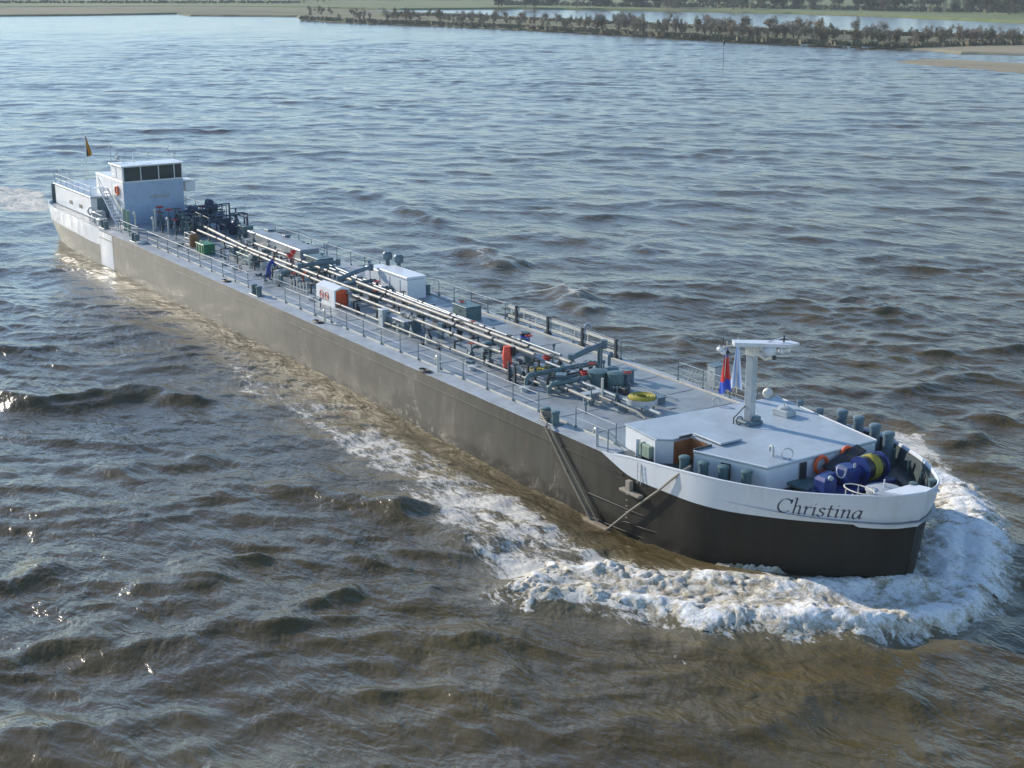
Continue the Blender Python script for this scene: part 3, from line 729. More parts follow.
x,y=P(602,404,ZD); mb=MB(); mb.cyl((x,y,ZD),(x,y,ZD+1.45),.065,n=8); mb.cbox((x,y,ZD+.06),(.4,.4,.1)); mb.build('lamp_post',M['cream'],ship)
x,y=P(592,402,ZD); mb=MB(); mb.cbox((x,y,ZD+.55),(.5,1.3,.06))
for dy in (-.55,.55): mb.cbox((x,y+dy,ZD+.27),(.06,.06,.54))
mb.build('bench',M['lgrey'],ship)
# red wheels and discs dotted over the manifolds
for px,py,z in ((585,372,4.1),(547,357,4.2),(290,255,4.5),(303,273,4.2),(457,303,4.0),(293,251,4.7)):
    x,y=P(px,py,z); m=MB(); m.ring((x,y,z),.24,.05,14,6); m.cyl((x,y,ZD),(x,y,z),.05,n=6); m.lathe((x,y,z-.15),[(.16,-.1),(.2,0),(.16,.1)],10); m.build('fire_valve',M['red'],ship,smooth=True)
# low boxes ---------------------------------------------------------------------
def dbox(px,py,dims,mat,lid=None,name='deck_box'):
    x,y=P(px,py,ZD); m=MB(); m.cbox((x,y,ZD+dims[2]/2),dims,0,.03); o=m.build(name,M[mat],ship)
    l=MB(); l.cbox((x,y,ZD+dims[2]+.03),(dims[0]+.08,dims[1]+.08,.06),0,.02); l.cbox((x,y-dims[1]/2-.03,ZD+dims[2]*.7),(.2,.03,.08)); l.build('lid',M[lid or mat],o); return o
dbox(250,263,(2.4,1.2,.75),'teal'); dbox(236,256,(1.0,.8,.8),'grey'); dbox(404,329,(2.4,1.3,.75),'grey','lgrey'); dbox(384,326,(.6,.5,1.1),'lgrey')
dbox(320,267,(2.2,1.3,.8),'teal'); dbox(467,318,(1.8,1.2,.9),'teal'); dbox(246,236,(1.3,.9,.9),'teal'); dbox(654,402,(1.0,.8,.3),'grey')
dbox(213,234,(1.2,.8,.8),'lgrey'); dbox(440,326-3,(.8,.7,.35),'dark'); dbox(716,384,(.7,.8,1.1),'lgrey','grey','vent_trunk')
dbox(618,397-5,(1.7,.35,.35),'dark'); dbox(628,383,(.5,.5,.75),'grey'); dbox(270,240,(.7,.6,.9),'grey'); dbox(287,246,(.5,.5,.9),'grey')
# stepped casing along the aft port side
mb=MB(); mb.cbox((24.5,4.1,ZD+.4),(11,1.7,.8),-.02,.06); mb.build('casing',M['deck'],ship)
# big white deck locker, port side
lk=MB(); lk.cbox((44.4,3.75,ZD+.72),(6.4,1.5,1.44),0,.04); lko=lk.build('deck_locker',M['white'],ship)
l=MB(); l.cbox((45.4,3.75,ZD+1.55),(4.4,1.62,.18),0,.03); l.build('lid',M['white'],lko)
l=MB()
for k in range(4): l.cbox((42+k*1.5,2.985,ZD+.75),(.03,.02,1.1))
l.build('panel_joint',M['lgrey'],lko)
for x,y in ((41.3,4.9),(42.8,5.0)):
    m=MB(); m.cyl((x,y,ZD),(x,y,ZD+1.7),.16,n=10); m.lathe((x,y,ZD+1.7),[(.2,0),(.36,.05),(.36,.5),(.25,.62)],12); m.build('mushroom_vent',M['grey'],ship,smooth=True)
# goosenecks
def goose(px,py,z0,h,r=.07,mat='cream',rz=0):
    x,y=P(px,py,z0); m=MB(); c,s_2=math.cos(rz),math.sin(rz)
    m.tube([(x,y,z0)]+[(x+c*.18*(1-math.cos(t)),y+s_2*.18*(1-math.cos(t)),z0+h-.18+.18*math.sin(t)) for t in [i*math.pi/7 for i in range(8)]]+[(x+c*.36,y+s_2*.36,z0+h-.3)],r,8)
    m.build('vent_pipe',M[mat],ship,smooth=True)
for a in ((438,371,ZD,.85,.08,'cream',2.9),(325,323,ZD,.85,.08,'cream',2.9),(597,446,ZD,.85,.08,'lgrey',2.9),(609,366,ZD,.75,.1,'grey',2),(713,405,4.55,.38,.05,'lgrey',1.2),(773,456,4.55,.42,.06,'lgrey',2.8),(276,283,ZD,.8,.07,'cream',1),(250,268,ZD,1.1,.09,'cream',0),(240,262,ZD,.9,.07,'cream',2),(327,255,ZD,1.1,.07,'lgrey',0),(585,338,ZD,.9,.09,'lgrey',1)): goose(*a)
for i in range(9):
    px=320+i*0; x,y=P(291+i*3.2,288+i*1.2,ZD); m=MB(); m.cyl((x,y,ZD),(x,y,ZD+.55+.1*(i%3)),.05,n=6); m.ball((x,y,ZD+.6+.1*(i%3)),.09,8)
    if i<6: m.build('level_gauge',M['cream'],ship,smooth=True)
for x in range(60):
    pass
rg=random.Random(4)
for i in range(40):
    x=rg.uniform(15,80); y=rg.choice((-2.9,-2.6,2.2,2.8,3.4,-.9))+rg.uniform(-.3,.3); k=i%4
    m=MB()
    if k==0: m.lathe((x,y,ZD),[(.22,0),(.22,.18),(.3,.2),(.3,.27),(.05,.32)],12); m.build('tank_hatch',M['lgrey'],ship,smooth=True)
    elif k==1: m.cyl((x,y,ZD),(x,y,ZD+.5),.05,n=8); m.lathe((x,y,ZD+.5),[(.1,0),(.1,.14),(.02,.18)],8); m.build('vent_cap',M['grey'],ship,smooth=True)
    elif k==2: m.ring((x,y,ZD+.3),.16,.03,12,6,(0,1,0)); m.cbox((x,y,ZD+.08),(.25,.2,.12)); m.build('deck_ring',M['dark'],ship)
    else: m.cbox((x,y,ZD+.16),(.5,.3,.28),rg.random(),.03); m.build('junction_box',M['grey'],ship)
# small bore lines
mb=MB()
for i in range(14):
    y=rg.uniform(-2.8,3.0); x0=rg.uniform(13,70); L_=rg.uniform(4,12); z=ZD+rg.uniform(.12,.5)
    mb.tube([(x0,y,ZD),(x0,y,z),(min(x0+L_,80),y,z),(min(x0+L_,80),y,ZD)],.035,5)
mb.build('small_bore_pipe',M['pipeg'],ship)
# net-like guard of the port rail by the forward house
mb=MB(); x0,x1=74.6,78.6
for k in range(14): mb.tube([(x0+k*.3,5.5,ZD+.15),(x0+k*.3+.5,5.5,ZD+1.0)],.012,4); mb.tube([(x0+k*.3+.5,5.5,ZD+.15),(x0+k*.3,5.5,ZD+1.0)],.012,4)
mb.build('net_guard',M['cream'],ship)

# ------------------------------------------------------------------ foredeck house
ZR=4.52
hp=[(81.75,-4.35),(84.45,-4.62),(84.95,-4.0),(84.95,-2.9),(86.65,-2.9),(86.75,-4.3),(90.35,-3.15),(90.4,3.8),(82.5,5.0)]
mb=MB(); mb.mat(0)
n=len(hp)
mb.add([(x,y,ZD-.1) for x,y in hp]+[(x,y,ZR-.1) for x,y in hp],[(i,(i+1)%n,n+(i+1)%n,n+i) for i in range(n)])
house=mb.build('foredeck_house',M['white'],ship)
def off(poly,d_):
    c=Vector((sum(p[0] for p in poly)/len(poly),sum(p[1] for p in poly)/len(poly))); out=[]
    for p in poly:
        v=Vector(p)-c; out.append(tuple(c+v*(1+d_/v.length)))
    return out
mb=MB(); mb.prism(off(hp,.07),ZR-.1,ZR); mb.build('roof',M['roof'],house,bevel=.015)
mb=MB(); q=off(hp,.05)
for i in (5,6,7): a=Vector((*q[i],ZR+.02)); b=Vector((*q[(i+1)%n],ZR+.02)); mb.tube([a,b],.035,5)
mb.build('roof_trim',M['white'],house)
mb=MB(); mb.box(84.97,86.63,-4.2,-2.93,ZD-.6,ZD+.0); mb.box(84.98,86.62,-2.95,-2.91,ZD,ZR-.12); mb.box(84.97,85.0,-4.0,-2.93,ZD,ZR-.12); mb.box(86.58,86.63,-4.1,-2.93,ZD,ZR-.12)
mb.build('companionway_lining',M['brown'],house)
mb=MB(); mb.cbox((86.0,-2.2,ZR+.10),(2.0,1.35,.10),0,.03); mb.build('sliding_hatch',M['roof'],house)
mb=MB(); mb.cbox((86.72,-3.75,ZR+.05),(.06,1.1,.10)); mb.cbox((85.0,-3.3,ZR+.05),(.06,.8,.10)); mb.build('hatch_coaming',M['dark'],house)
mb=MB(); mb.cbox((83.75,-4.66,ZD+.45),(.85,.30,.62),-.06,.02); mb.build('fuse_box',M['greenpale'],house)
mb=MB()
for px in (655,626): pass
mb.cyl((84.5,-4.72,ZD),(84.5,-4.72,ZR),.05,n=8); mb.cyl((83.15,-4.7,ZD),(83.15,-4.7,ZD+.9),.12,n=8); mb.build('downpipe',M['white'],house,smooth=True)
mb=MB(); mb.cbox((88.4,-3.82,ZD+.62),(.5,.03,.75),.30); mb.build('porthole_door',M['dark'],house)
mb=MB(); mb.box(90.42,90.46,-1.15,-.75,ZD,ZR-.15); mb.build('door',M['dark'],house)
x,y=P(784,415,ZR); mb=MB(); mb.cbox((x,y,ZR+.17),(.95,.75,.34),.1,.03); h_=mb.build('roof_hatch',M['lgrey'],house)
mb=MB(); mb.lathe((x,y,ZR+.34),[(.3,0),(.3,.08),(.22,.12)],14); mb.ring((x+.1,y,ZR+.5),.12,.02,12,5,(0,1,0)); mb.build('skylight',M['lgrey'],h_,smooth=True)
for px,py in ((800,406),(820,414)):
    x,y=P(px,py,ZR); m=MB(); m.cyl((x,y,ZR-.2),(x,y,ZR+.22),.16,n=12); m.lathe((x,y,ZR+.22),[(.2,0),(.2,.06),(.1,.1)],12); m.build('mushroom_vent',M['grey'],house,smooth=True)
x,y=P(762,397,ZR); m=MB(); m.ball((x,y+.4,ZR+.15),.28,12); m.build('vent_cowl',M['cream'],house,smooth=True)
x,y=P(787,459,ZR); m=MB(); m.ring((x,y,ZR+.25),.26,.03,18,6,(-.83,.56,0)); m.build('hoop',M['lgrey'],house,smooth=True)
# signal mast with yard
mx,my=P(749,423,ZR)
mb=MB(); mb.cbox((mx,my,ZR+1.95),(.46,.40,3.8),.2,.05); mast=mb.build('mast',M['lgrey'],ship)
mb=MB(); mb.cbox((mx,my,ZR+.09),(1.05,.95,.18),0,.05); mb.cbox((mx+.25,my+.15,ZR+.28),(.35,.5,.22),0,.03); mb.build('mast_foot',M['grey'],mast)
mb=MB(); mb.tube([(mx-.35,my-.7,ZR),(mx-.35,my-.7,ZR+.3),(mx-.2,my-.55,ZR+.55),(mx-.1,my-.2,ZR+.9),(mx,my-.1,ZR+1.1)],.035,6); mb.ring((mx-.1,my-.55,ZR+.2),.2,.03,14,5,(1,0,0)); mb.build('cable_conduit',M['dark'],mast,smooth=True)
zt=ZR+3.85
yd=Vector((.53,.848,0)); yn=Vector((.848,-.53,0))
def Y(a,b,c): v=Vector((mx,my,zt))+yd*a+yn*b; return (v.x,v.y,zt+c)
mb=MB(); pl_=[(-.95,-.32),(-.95,.30),(1.75,.46),(2.25,.12),(1.9,-.34)]
mb.add([Y(a,b,.10) for a,b in pl_]+[Y(a,b,.30 if a<0 else .22) for a,b in pl_],[(4,3,2,1,0),(5,6,7,8,9)]+[(i,(i+1)%5,5+(i+1)%5,5+i) for i in range(5)]); mb.build('mast_platform',M['bulw'],mast)
mb=MB(); mb.cbox((mx,my,zt-.16),(.52,.46,.52),.2,.04); mb.build('mast_head',M['cream'],mast)
mb=MB(); mb.ball(Y(.78,.1,-.14),.36,14,.8); mb.cyl(Y(.78,.1,-.1),Y(.78,.1,.12),.2,n=12); mb.build('radar_dome',M['bulw'],mast,smooth=True)
mb=MB(); mb.tube([Y(.2,.1,-.3),Y(.6,.1,-.62),Y(1.1,.1,-.5)],.06,7); mb.tube([Y(-1.65,0,-.02),Y(-.9,0,.10),Y(-.1,0,.02)],.045,6); mb.build('lamp_bracket',M['cream'],mast,smooth=True)
for a_,c_ in ((-1.62,-.08),(-1.42,-.24),(1.38,-.2),(1.72,-.14)):
    mb=MB(); mb.lathe(Y(a_,.05,c_),[(.05,-.14),(.11,-.1),(.12,.08),(.05,.13)],10,'x'); mb.cyl(Y(a_,.05,c_),Y(a_,.05,.12),.03,n=6); mb.build('signal_lamp',M['white'],mast,smooth=True)
mb=MB(); mb.lathe(Y(-1.22,.05,-.24),[(.02,-.14),(.15,0),(.02,.14)],8); mb.build('cone_shape',M['dark'],mast,smooth=True)
mb=MB(); mb.cyl(Y(-1.45,0,0),Y(-1.45,0,.5),.03,n=6); mb.build('whip_aerial',M['dark'],mast)
mb=MB(); mb.ball(Y(1.05,.15,-.5),.12,8); mb.cyl(Y(1.5,0,.2),Y(1.5,0,.58),.05,n=6); mb.build('horn',M['dark'],mast,smooth=True)
mb=MB(); mb.tube([Y(.7,0,.24),Y(1.6,0,.50)],.04,5); mb.build('stay',M['bulw'],mast)

# ------------------------------------------------------------------ foredeck gear
fx0,fy0=P(884,488,3.9)
mb=MB(); mb.lathe((fx0,fy0,3.3),[(.75,0),(.75,.45),(.82,.5),(.82,.56),(.3,.66),(.05,.68)],20); o=mb.build('anchor_hatch',M['lgrey'],ship,smooth=True)
mb=MB(); mb.cyl((fx0,fy0,3.95),(fx0,fy0,4.3),.04,n=6); mb.build('handle',M['white'],o)
x,y=P(859,491,4.2); mb=MB(); mb.ring((x,y,4.28),.78,.03,26,6,(0,0,1),1.0,.55)
for t in (0,1.3,2.6,3.9,5.2): mb.cyl((x+.43*math.cos(t)*1,y+.7*math.sin(t),3.3),(x+.43*math.cos(t),y+.7*math.sin(t),4.27),.025,n=5)
mb.build('hatch_guard_rail',M['cream'],ship,smooth=True)
wroot=MB(); wroot.cbox((92.0,.5,ZD+.12),(1.5,4.4,.22),0,.04); wn=wroot.build('anchor_winch',M['winch'],ship)
def bxz(c,d_,m,name,b=.06):
    q=MB(); q.cbox(c,d_,0,b); return q.build(name,M[m],wn,smooth=False)
bxz((92.2,-1.35,ZD+.62),(.9,.75,.8),'winch','motor_housing',.15); bxz((91.9,.35,ZD+.68),(.95,.85,.85),'winch','gearbox',.12); bxz((91.5,-.45,ZD+.5),(.6,.7,.6),'winch','brake_housing',.08)
q=MB(); q.lathe((92.0,1.75,ZD+.78),[(.30,-1.3),(.30,-.78),(.62,-.76),(.62,-.66),(.42,-.64),(.42,.5),(.62,.52),(.62,.62),(.25,.64),(.25,.9)],22,'y'); q.build('drum',M['winch'],wn,smooth=True)
q=MB(); q.lathe((92.0,1.75,ZD+.78),[(.44,-.62),(.52,-.6),(.55,-.1),(.53,.45),(.44,.49)],22,'y'); q.build('wound_wire',M['black'],wn,smooth=True)
q=MB()
for k in range(5): q.ring((92.0,1.55+k*.085,ZD+.78),.56,.045,22,6,(0,1,0))
q.build('wound_rope',M['yellow'],wn,smooth=True)
q=MB(); q.ring((92.35,-.55,ZD+1.12),.28,.03,16,6,(1,0,.3)); q.ball((92.6,-1.45,ZD+1.05),.13,8); q.cyl((92.3,.35,ZD+1.1),(92.3,.35,ZD+1.3),.05,n=8); q.build('brake_wheel',M['lgrey'],wn,smooth=True)
# dark open lid above the winch, step plate, hatch at the front wall
q=MB(); a,b,c_,d_=(90.6,.1,ZD+.75),(91.1,.2,ZD+.65),(91.2,2.3,ZD+1.25),(90.6,2.3,ZD+1.38)
q.add([a,b,c_,d_]+[(p[0],p[1],p[2]-.08) for p in (a,b,c_,d_)],[(0,1,2,3),(7,6,5,4),(0,4,5,1),(1,5,6,2),(2,6,7,3),(3,7,4,0)]); q.build('winch_cover',M['black'],ship)
x,y=P(806,484,ZD+.2); q=MB(); q.cbox((x,y,ZD+.22),(1.3,1.3,.14),.1,.03); q.cbox((x,y,ZD+.1),(.9,.9,.2)); q.build('step_platform',M['teal'],ship)
q=MB(); q.cbox((93.6,2.55,ZD+.1),(2.4,.4,.15),-.5,.03); q.cbox((94.7,1.3,ZD+.3),(.5,.5,.6),0,.05); q.build('chain_stopper',M['dark'],ship)
q=MB(); q.add([(95.15,-.9,4.42),(96.55,-.55,4.55),(96.6,.95,4.55),(95.2,.9,4.42)]+[(95.15,-.9,4.32),(96.55,-.55,4.45),(96.6,.95,4.45),(95.2,.9,4.32)],[(0,1,2,3),(7,6,5,4),(0,4,5,1),(1,5,6,2),(2,6,7,3),(3,7,4,0)]); q.build('bow_plate',M['bulw'],ship)
q=MB()
for x in (87.5,89.2,90.9,92.4,93.9):
    yy=float(np.interp(x,[87,90,91.6,93.3,95.1],[5.75,5.35,4.75,3.9,2.55]))-.13
    q.cbox((x,yy-.30,ZD+.4),(.05,.18,.8))
    q.cbox((x,-yy+.30,ZD+.35),(.05,.18,.7))
q.build('bulwark_bracket',M['teal'],bulw)
# inner face of the port bulwark is painted dark grey green
sel=[i for i in bowsel if ring_[i][1]>.6 and ring_[i][0]>84]
q=MB(); v=[ringpt(i,.105+ring_[i][3]*.1,ring_[i][2]-.06) for i in sel]+[ringpt(i,.11+ring_[i][3]*.8,ZD) for i in sel]; n=len(sel)
q.add(v,[(i,i+1,n+i+1,n+i) for i in range(n-1)]); q.build('bulwark_lining',M['dkteal'],bulw)
q=MB(); v=[ringpt(i,.14+ring_[i][3]*.3,ZD+.006) for i in range(nR) if ring_[i][0]>82]; q.add(v,[tuple(range(len(v)))]); q.build('foredeck',M['dkteal'],ship)
# little ladder rail where bulwark starts
q=MB(); 
for px,py in ((607,452),(640,466)):
    x,y=P(px,py,ZD); q.cyl((x,y+.05,ZD),(x,y+.05,ZD+1.15),.03,n=6)
x,y=P(607,452,ZD); q.tube([(x,y+.05,ZD+1.1),(x+1.1,y-.1,ZD+.75),(x+2.6,y-.0,ZD+.45)],.025,5); q.tube([(x,y+.05,ZD+.75),(x+1.8,y,ZD+.3)],.02,5)
q.build('gate_rail',M['teal'],ship,smooth=True)

# ------------------------------------------------------------------ name on the bow
GL={ 'C':(.62,[[(.60,.56),(.50,.67),(.34,.70),(.18,.62),(.07,.42),(.06,.22),(.15,.06),(.31,.0),(.46,.04),(.56,.14)],[(.60,.70),(.58,.50)]]),
 'h':(.50,[[(.06,.76),(.16,.75),(.14,0)],[(.14,.28),(.24,.42),(.34,.44),(.38,.34),(.37,.08),(.40,.01),(.47,.07)]]),
 'r':(.36,[[(.04,.38),(.13,.43),(.12,0)],[(.12,.24),(.20,.38),(.28,.44),(.34,.41)]]),
 'i':(.26,[[(.04,.38),(.13,.43),(.12,.07),(.15,.01),(.23,.07)],[(.12,.58),(.15,.62)]]),
 's':(.37,[[(.31,.37),(.24,.43),(.13,.42),(.09,.33),(.15,.25),(.26,.18),(.28,.08),(.20,.01),(.09,.01),(.03,.08)]]),
 't':(.32,[[(.15,.60),(.13,.09),(.17,.01),(.27,.06)],[(.03,.42),(.28,.42)]]),
 'n':(.48,[[(.04,.38),(.12,.43),(.11,0)],[(.11,.26),(.21,.40),(.31,.44),(.36,.35),(.35,.07),(.38,.01),(.45,.07)]]),
 'a':(.48,[[(.35,.40),(.24,.44),(.12,.36),(.06,.20),(.09,.05),(.18,.0),(.28,.10),(.35,.26)],[(.37,.44),(.35,.08),(.38,.01),(.45,.07)]]) }
word='Christina'
selS=[i for i in bowsel if ring_[i][1]<0]
acc=[0]
for a,b in zip(selS[:-1],selS[1:]): acc.append(acc[-1]+(pts2[b]-pts2[a]).length)
def onband(s_,z,outw=.012):
    s_=min(max(s_,0),acc[-1]-1e-4); j=max(k for k in range(len(acc)-1) if acc[k]<=s_); t=(s_-acc[j])/(acc[j+1]-acc[j])
    A,B=selS[j],selS[j+1]
    def pt(i):
        r=ring_[i]; zm=(r[4]+r[2])/2; im=r[3]*.35-.03*min(1,r[3]*4)
        if z<zm: ins=r[3]+(im-r[3])*(z-r[4])/(zm-r[4])
        else: ins=im*(1-(z-zm)/(r[2]-zm))
        return Vector(ringpt(i,ins-outw,z))
    return pt(A)*(1-t)+pt(B)*t
def s_at(x): 
    for j in range(len(acc)-1):
        a,b=ring_[selS[j]][0],ring_[selS[j+1]][0]
        if a<=x<=b: return acc[j]+(x-a)/(b-a+1e-9)*(acc[j+1]-acc[j])
    return acc[-1]
tot=sum(GL[c][0] for c in word)
TX0,TX1=92.25,95.45
s0,s1=s_at(TX0),s_at(TX1); sc=(s1-s0)/(tot+.2); SH=.95*1.0
pen=0; mb=MB()
HT=.98
for ch in word:
    w,strokes=GL[ch]
    for stt in strokes:
        pts=catmull([(a,b) for a,b in stt],5) if len(stt)>2 else [tuple(np.array(stt[0])*(1-t/6)+np.array(stt[1])*t/6) for t in range(7)]
        for (a,b) in zip(pts[:-1],pts[1:]):
            d_=Vector((b[0]-a[0],b[1]-a[1])); 
            if d_.length<1e-5: continue
            d_.normalize(); nib=Vector((math.cos(.5),math.sin(.5)))*.030; per=Vector((-d_.y,d_.x))*.009
            if nib.dot(per)<0: per=-per
            o_=nib+per
            quad=[(a[0]+o_.x,a[1]+o_.y),(b[0]+o_.x,b[1]+o_.y),(b[0]-o_.x,b[1]-o_.y),(a[0]-o_.x,a[1]-o_.y)]
            vv=[]
            for u,v in quad:
                u2=u+.22*v
                zb=np.interp(s0+(pen+u)*sc,[s0,s1],[3.30,3.44])
                vv.append(onband(s0+(pen+u2)*sc,zb+v*HT,.012+.0006*(len(mb.f)%7)))
            mb.add(vv,[(0,1,2,3)])
    pen+=w
mb.build('name_lettering',M['ink'],bulw)

# ------------------------------------------------------------------ wheelhouse and stern
wx0,wx1,wy0,wy1=3.2,6.3,-3.05,2.7
mb=MB(); mb.cbox(((wx0+wx1)/2,(wy0+wy1)/2,(ZD+7.3)/2),(wx1-wx0,wy1-wy0,7.3-ZD),0,.03); wh=mb.build('wheelhouse',M['white'],ship)
mb=MB()   # window band structure: aft solid starboard wall, posts
mb.box(wx0,wx1-.0,wy0,wy0+.08,7.3,8.64); mb.box(wx0,wx0+.08,wy0+.09,wy1,7.3,8.64)
mb.box(wx1-.06,wx1,wy0+.09,wy0+.16,7.3,8.64)
for y in (-1.3,.4,1.9,wy1-.06): mb.box(wx1-.06,wx1-.005,y-.04,y+.04,7.3,8.64)
for x in (4.2,5.3): mb.box(x-.04,x+.04,wy1-.06,wy1-.005,7.3,8.64)
mb.box(wx1-.05,wx1+.02,wy0+.17,wy1-.1,8.57,8.64); mb.build('window_frame',M['white'],wh)
for a,b in ((wy0+.17,-1.35),(-1.25,.35),(.45,1.85),(1.95,wy1-.11)):
    mb=MB(); mb.box(wx1-.045,wx1-.02,a,b,7.32,8.56); mb.build('window',M['glass'],wh)
mb=MB(); mb.box(wx0+.1,wx1-.1,wy1-.04,wy1-.02,7.32,8.6); mb.build('window',M['glass'],wh)
mb=MB(); mb.cbox((4.85,-.15,8.69),(3.45,6.15,.09),0,.03); rf=mb.build('roof',M['white'],wh)
mb=MB(); mb.cbox((5.2,.0,8.2),(1.4,3.6,.9)); mb.build('console',M['dark'],wh)
mb=MB(); mb.box(wx1+.002,wx1+.03,wy0,wy1,7.2,7.3); mb.build('window_sill',M['white'],wh)
mb=MB(); rl=random.Random(2); y=-.55
while y<1.15:
    w=rl.uniform(.12,.2); h=rl.choice((.3,.36,.42)); mb.box(wx1+.014,wx1+.022,y,y+w*.45,5.55,5.55+h); mb.box(wx1+.014,wx1+.022,y+w*.4,y+w,5.55+h*.4,5.55+h*.6); y+=w+.07
mb.build('faint_lettering',M['tan'],wh)
mb=MB(); mb.box(wx1+.002,wx1+.012,wy0+.02,wy1-.02,ZD+.02,7.19); mb.build('front_wall',M['whshade'],wh)  # thin sheet over the white wall, carrying its blue shade as colour
mb=MB(); mb.box(4.4,5.2,wy0-.02,wy0-.003,ZD+.1,ZD+2.1); mb.build('door',M['lgrey'],wh)
mb=MB()
for x,y,h in ((3.4,-3.0,1.2),(3.9,-2.6,.7),(4.4,.2,.6),(4.5,2.0,.9),(4.6,2.2,.7),(5.6,2.3,.5)):
    mb.cyl((x,y,8.9),(x,y,8.9+h),.025,n=5); mb.cbox((x,y,8.95+h),(.12,.28,.1))
mb.cyl((6.2,3.2,8.84),(6.3,4.3,8.86),.03,n=5); mb.ball((6.3,4.3,8.86),.09,8)
mb.ball((3.5,-2.4,9.15),.2,10); mb.build('antenna',M['lgrey'],wh)
mb=MB(); mb.cbox((4.1,wy1+.55,6.75),(1.1,1.1,.10)); mb.cbox((5.0,wy1+1.0,6.3),(1.0,1.0,1.0),0,.04); mb.cbox((5.0,wy1+.5,6.9),(1.6,1.3,.1)); mb.build('bridge_wing',M['white'],wh)
mb=MB(); mb.box(wx0+.35,wx0+1.5,wy0-.035,wy0-.004,7.5,8.45); mb.build('side_window',M['white'],wh)
mb=MB(); mb.cbox((1.5,-.2,ZD+1.95),(3.2,5.2,3.9),0,.05); mb.build('aft_house',M['white'],wh)
mb=MB(); mb.box(2.5,3.1,-2.84,-2.81,5.4,7.0); mb.build('door',M['grey'],wh)
# stairs on the starboard side
mb=MB(); a=Vector((3.4,-3.9,6.4)); b=Vector((7.9,-3.9,ZD+.1))
for y in (-3.55,-4.3): mb.tube([a+Vector((0,y+3.9,0)),b+Vector((0,y+3.9,0))],.07,6)
for k in range(12): p=a+(b-a)*((k+.5)/12); mb.cbox(tuple(p),(.26,.74,.04))
mb.cbox((2.7,-3.9,6.4),(1.5,.9,.08)); mb.build('stairs',M['white'],ship)
mb=MB()
for y in (-4.3,): mb.tube([(2,y,7.4),(3.4,y,7.4),(7.9,y,ZD+1.1),(8.0,y,ZD)],.03,6); mb.tube([(2,y,6.9),(3.4,y,6.9),(7.9,y,ZD+.6)],.025,6)
for k in range(5): p=a+(b-a)*(k/4); mb.cyl((p.x,-4.3,p.z),(p.x,-4.3,p.z+1.0),.025,n=5)
mb.build('stair_rail',M['lgrey'],ship)
# accommodation block
mb=MB(); mb.cbox((-4.55,.1,ZD+1.0),(11.3,9.1,2.0),0,.12); ac=mb.build('stern_deckhouse',M['white'],ship)
mb=MB(); mb.cbox((-4.55,.1,ZD+2.05),(11.5,9.3,.1),0,.03); mb.build('roof',M['roof'],ac)
mb=MB(); mb.box(1.105,1.13,-3.9,-.6,ZD,ZD+1.9); mb.build('front_shade_panel',M['grey'],ac)  # dark sheet painting in the shade on the forward end face
for x in (-5.2,-2.2):
    mb=MB(); mb.lathe((x,-4.47,ZD+.85),[(.32,.0),(.32,.035),(.2,.05)],14,'y'); 
    mb=MB(); mb.cbox((x,-4.465,ZD+.8),(.9,.04,.36)); mb.build('window',M['black'],ac)
mb=MB(); mb.cbox((-2.4,-1.0,ZD+2.9),(2.6,2.6,1.6),0,.06); mb.build('engine_casing',M['white'],ac)
mb=MB(); mb.cyl((-9.9,-3.9,ZD+2),(-9.9,-3.9,ZD+3.2),.06,n=8); mb.ball((-9.9,-3.9,ZD+3.3),.2,8); mb.build('stern_light',M['white'],ac)
fpx,fpy=-7.2,-1.3
mb=MB()
mb.box(-10.9,-10.86,-4.6,4.6,ZD,ZD+1.9); mb.build('stern_screen',M['grey'],ship)
for pts in ([(-10,-4.4),(1,-4.4)],[(-10,4.5),(1,4.5)],[(-10,-4.4),(-10,4.5)]):
    a=Vector((*pts[0],ZD+2.1)); b=Vector((*pts[1],ZD+2.1)); m=MB()
    for hh_ in (.5,.95): m.tube([a+Vector((0,0,hh_)),b+Vector((0,0,hh_))],.022,5)
    k_=6
    for i in range(k_+1): p=a+(b-a)*(i/k_); m.cyl(p,p+Vector((0,0,.95)),.022,n=5)
    m.build('railing',M['lgrey'],ac)
m=MB(); m.cyl((4.2,-1.2,8.7),(4.2,-1.2,9.5),.05,n=6); m.cbox((4.2,-1.2,9.55),(.12,1.5,.12),.5,.02); m.build('radar',M['white'],wh)
m=MB(); m.tube([(3.2,-2.9,8.7),(3.2,-2.9,9.1),(6.3,-2.9,9.1),(6.3,2.5,9.1),(6.3,2.5,8.7)],.02,5); m.build('roof_rail',M['lgrey'],wh)
# winch, ladders and clutter between the deckhouse and the stairs
mb=MB()
for i in range(16):
    x=rv.uniform(1.8,5.8); y=rv.uniform(-5.1,-4.5); h=rv.uniform(.6,1.4); mb.cyl((x,y,ZD),(x,y,ZD+h),.035,n=5)
mb.tube([(1.8,-5.2,ZD+1.1),(6.2,-5.2,ZD+1.1)],.03,5); mb.tube([(1.8,-5.2,ZD+.6),(6.2,-5.2,ZD+.6)],.03,5); mb.cbox((2.9,-4.4,ZD+.5),(1.2,1.0,1.0),0,.1); mb.cbox((5.0,-4.9,ZD+.35),(.8,.7,.7),0,.1)
mb.ring((2.4,-5.0,ZD+1.0),.3,.06,14,6,(1,.4,0)); mb.build('stern_gear',M['lgrey'],ship)
mb=MB(); mb.lathe((5.6,-4.9,ZD),[(.45,0),(.5,.06),(.25,.12),(.22,.6),(.35,.7)],14); mb.lathe((15.8,-5.0,ZD),[(.45,0),(.45,.18),(.4,.2),(.3,.2)],14); mb.build('fairlead',M['lgrey'],ship,smooth=True)
mb=MB()
for x in (8.6,9.6): mb.cyl((x,-3.9,ZD),(x,-3.9,ZD+1.9),.16,n=10)
mb.build('fuel_vent',M['greenpale'],ship,smooth=True)
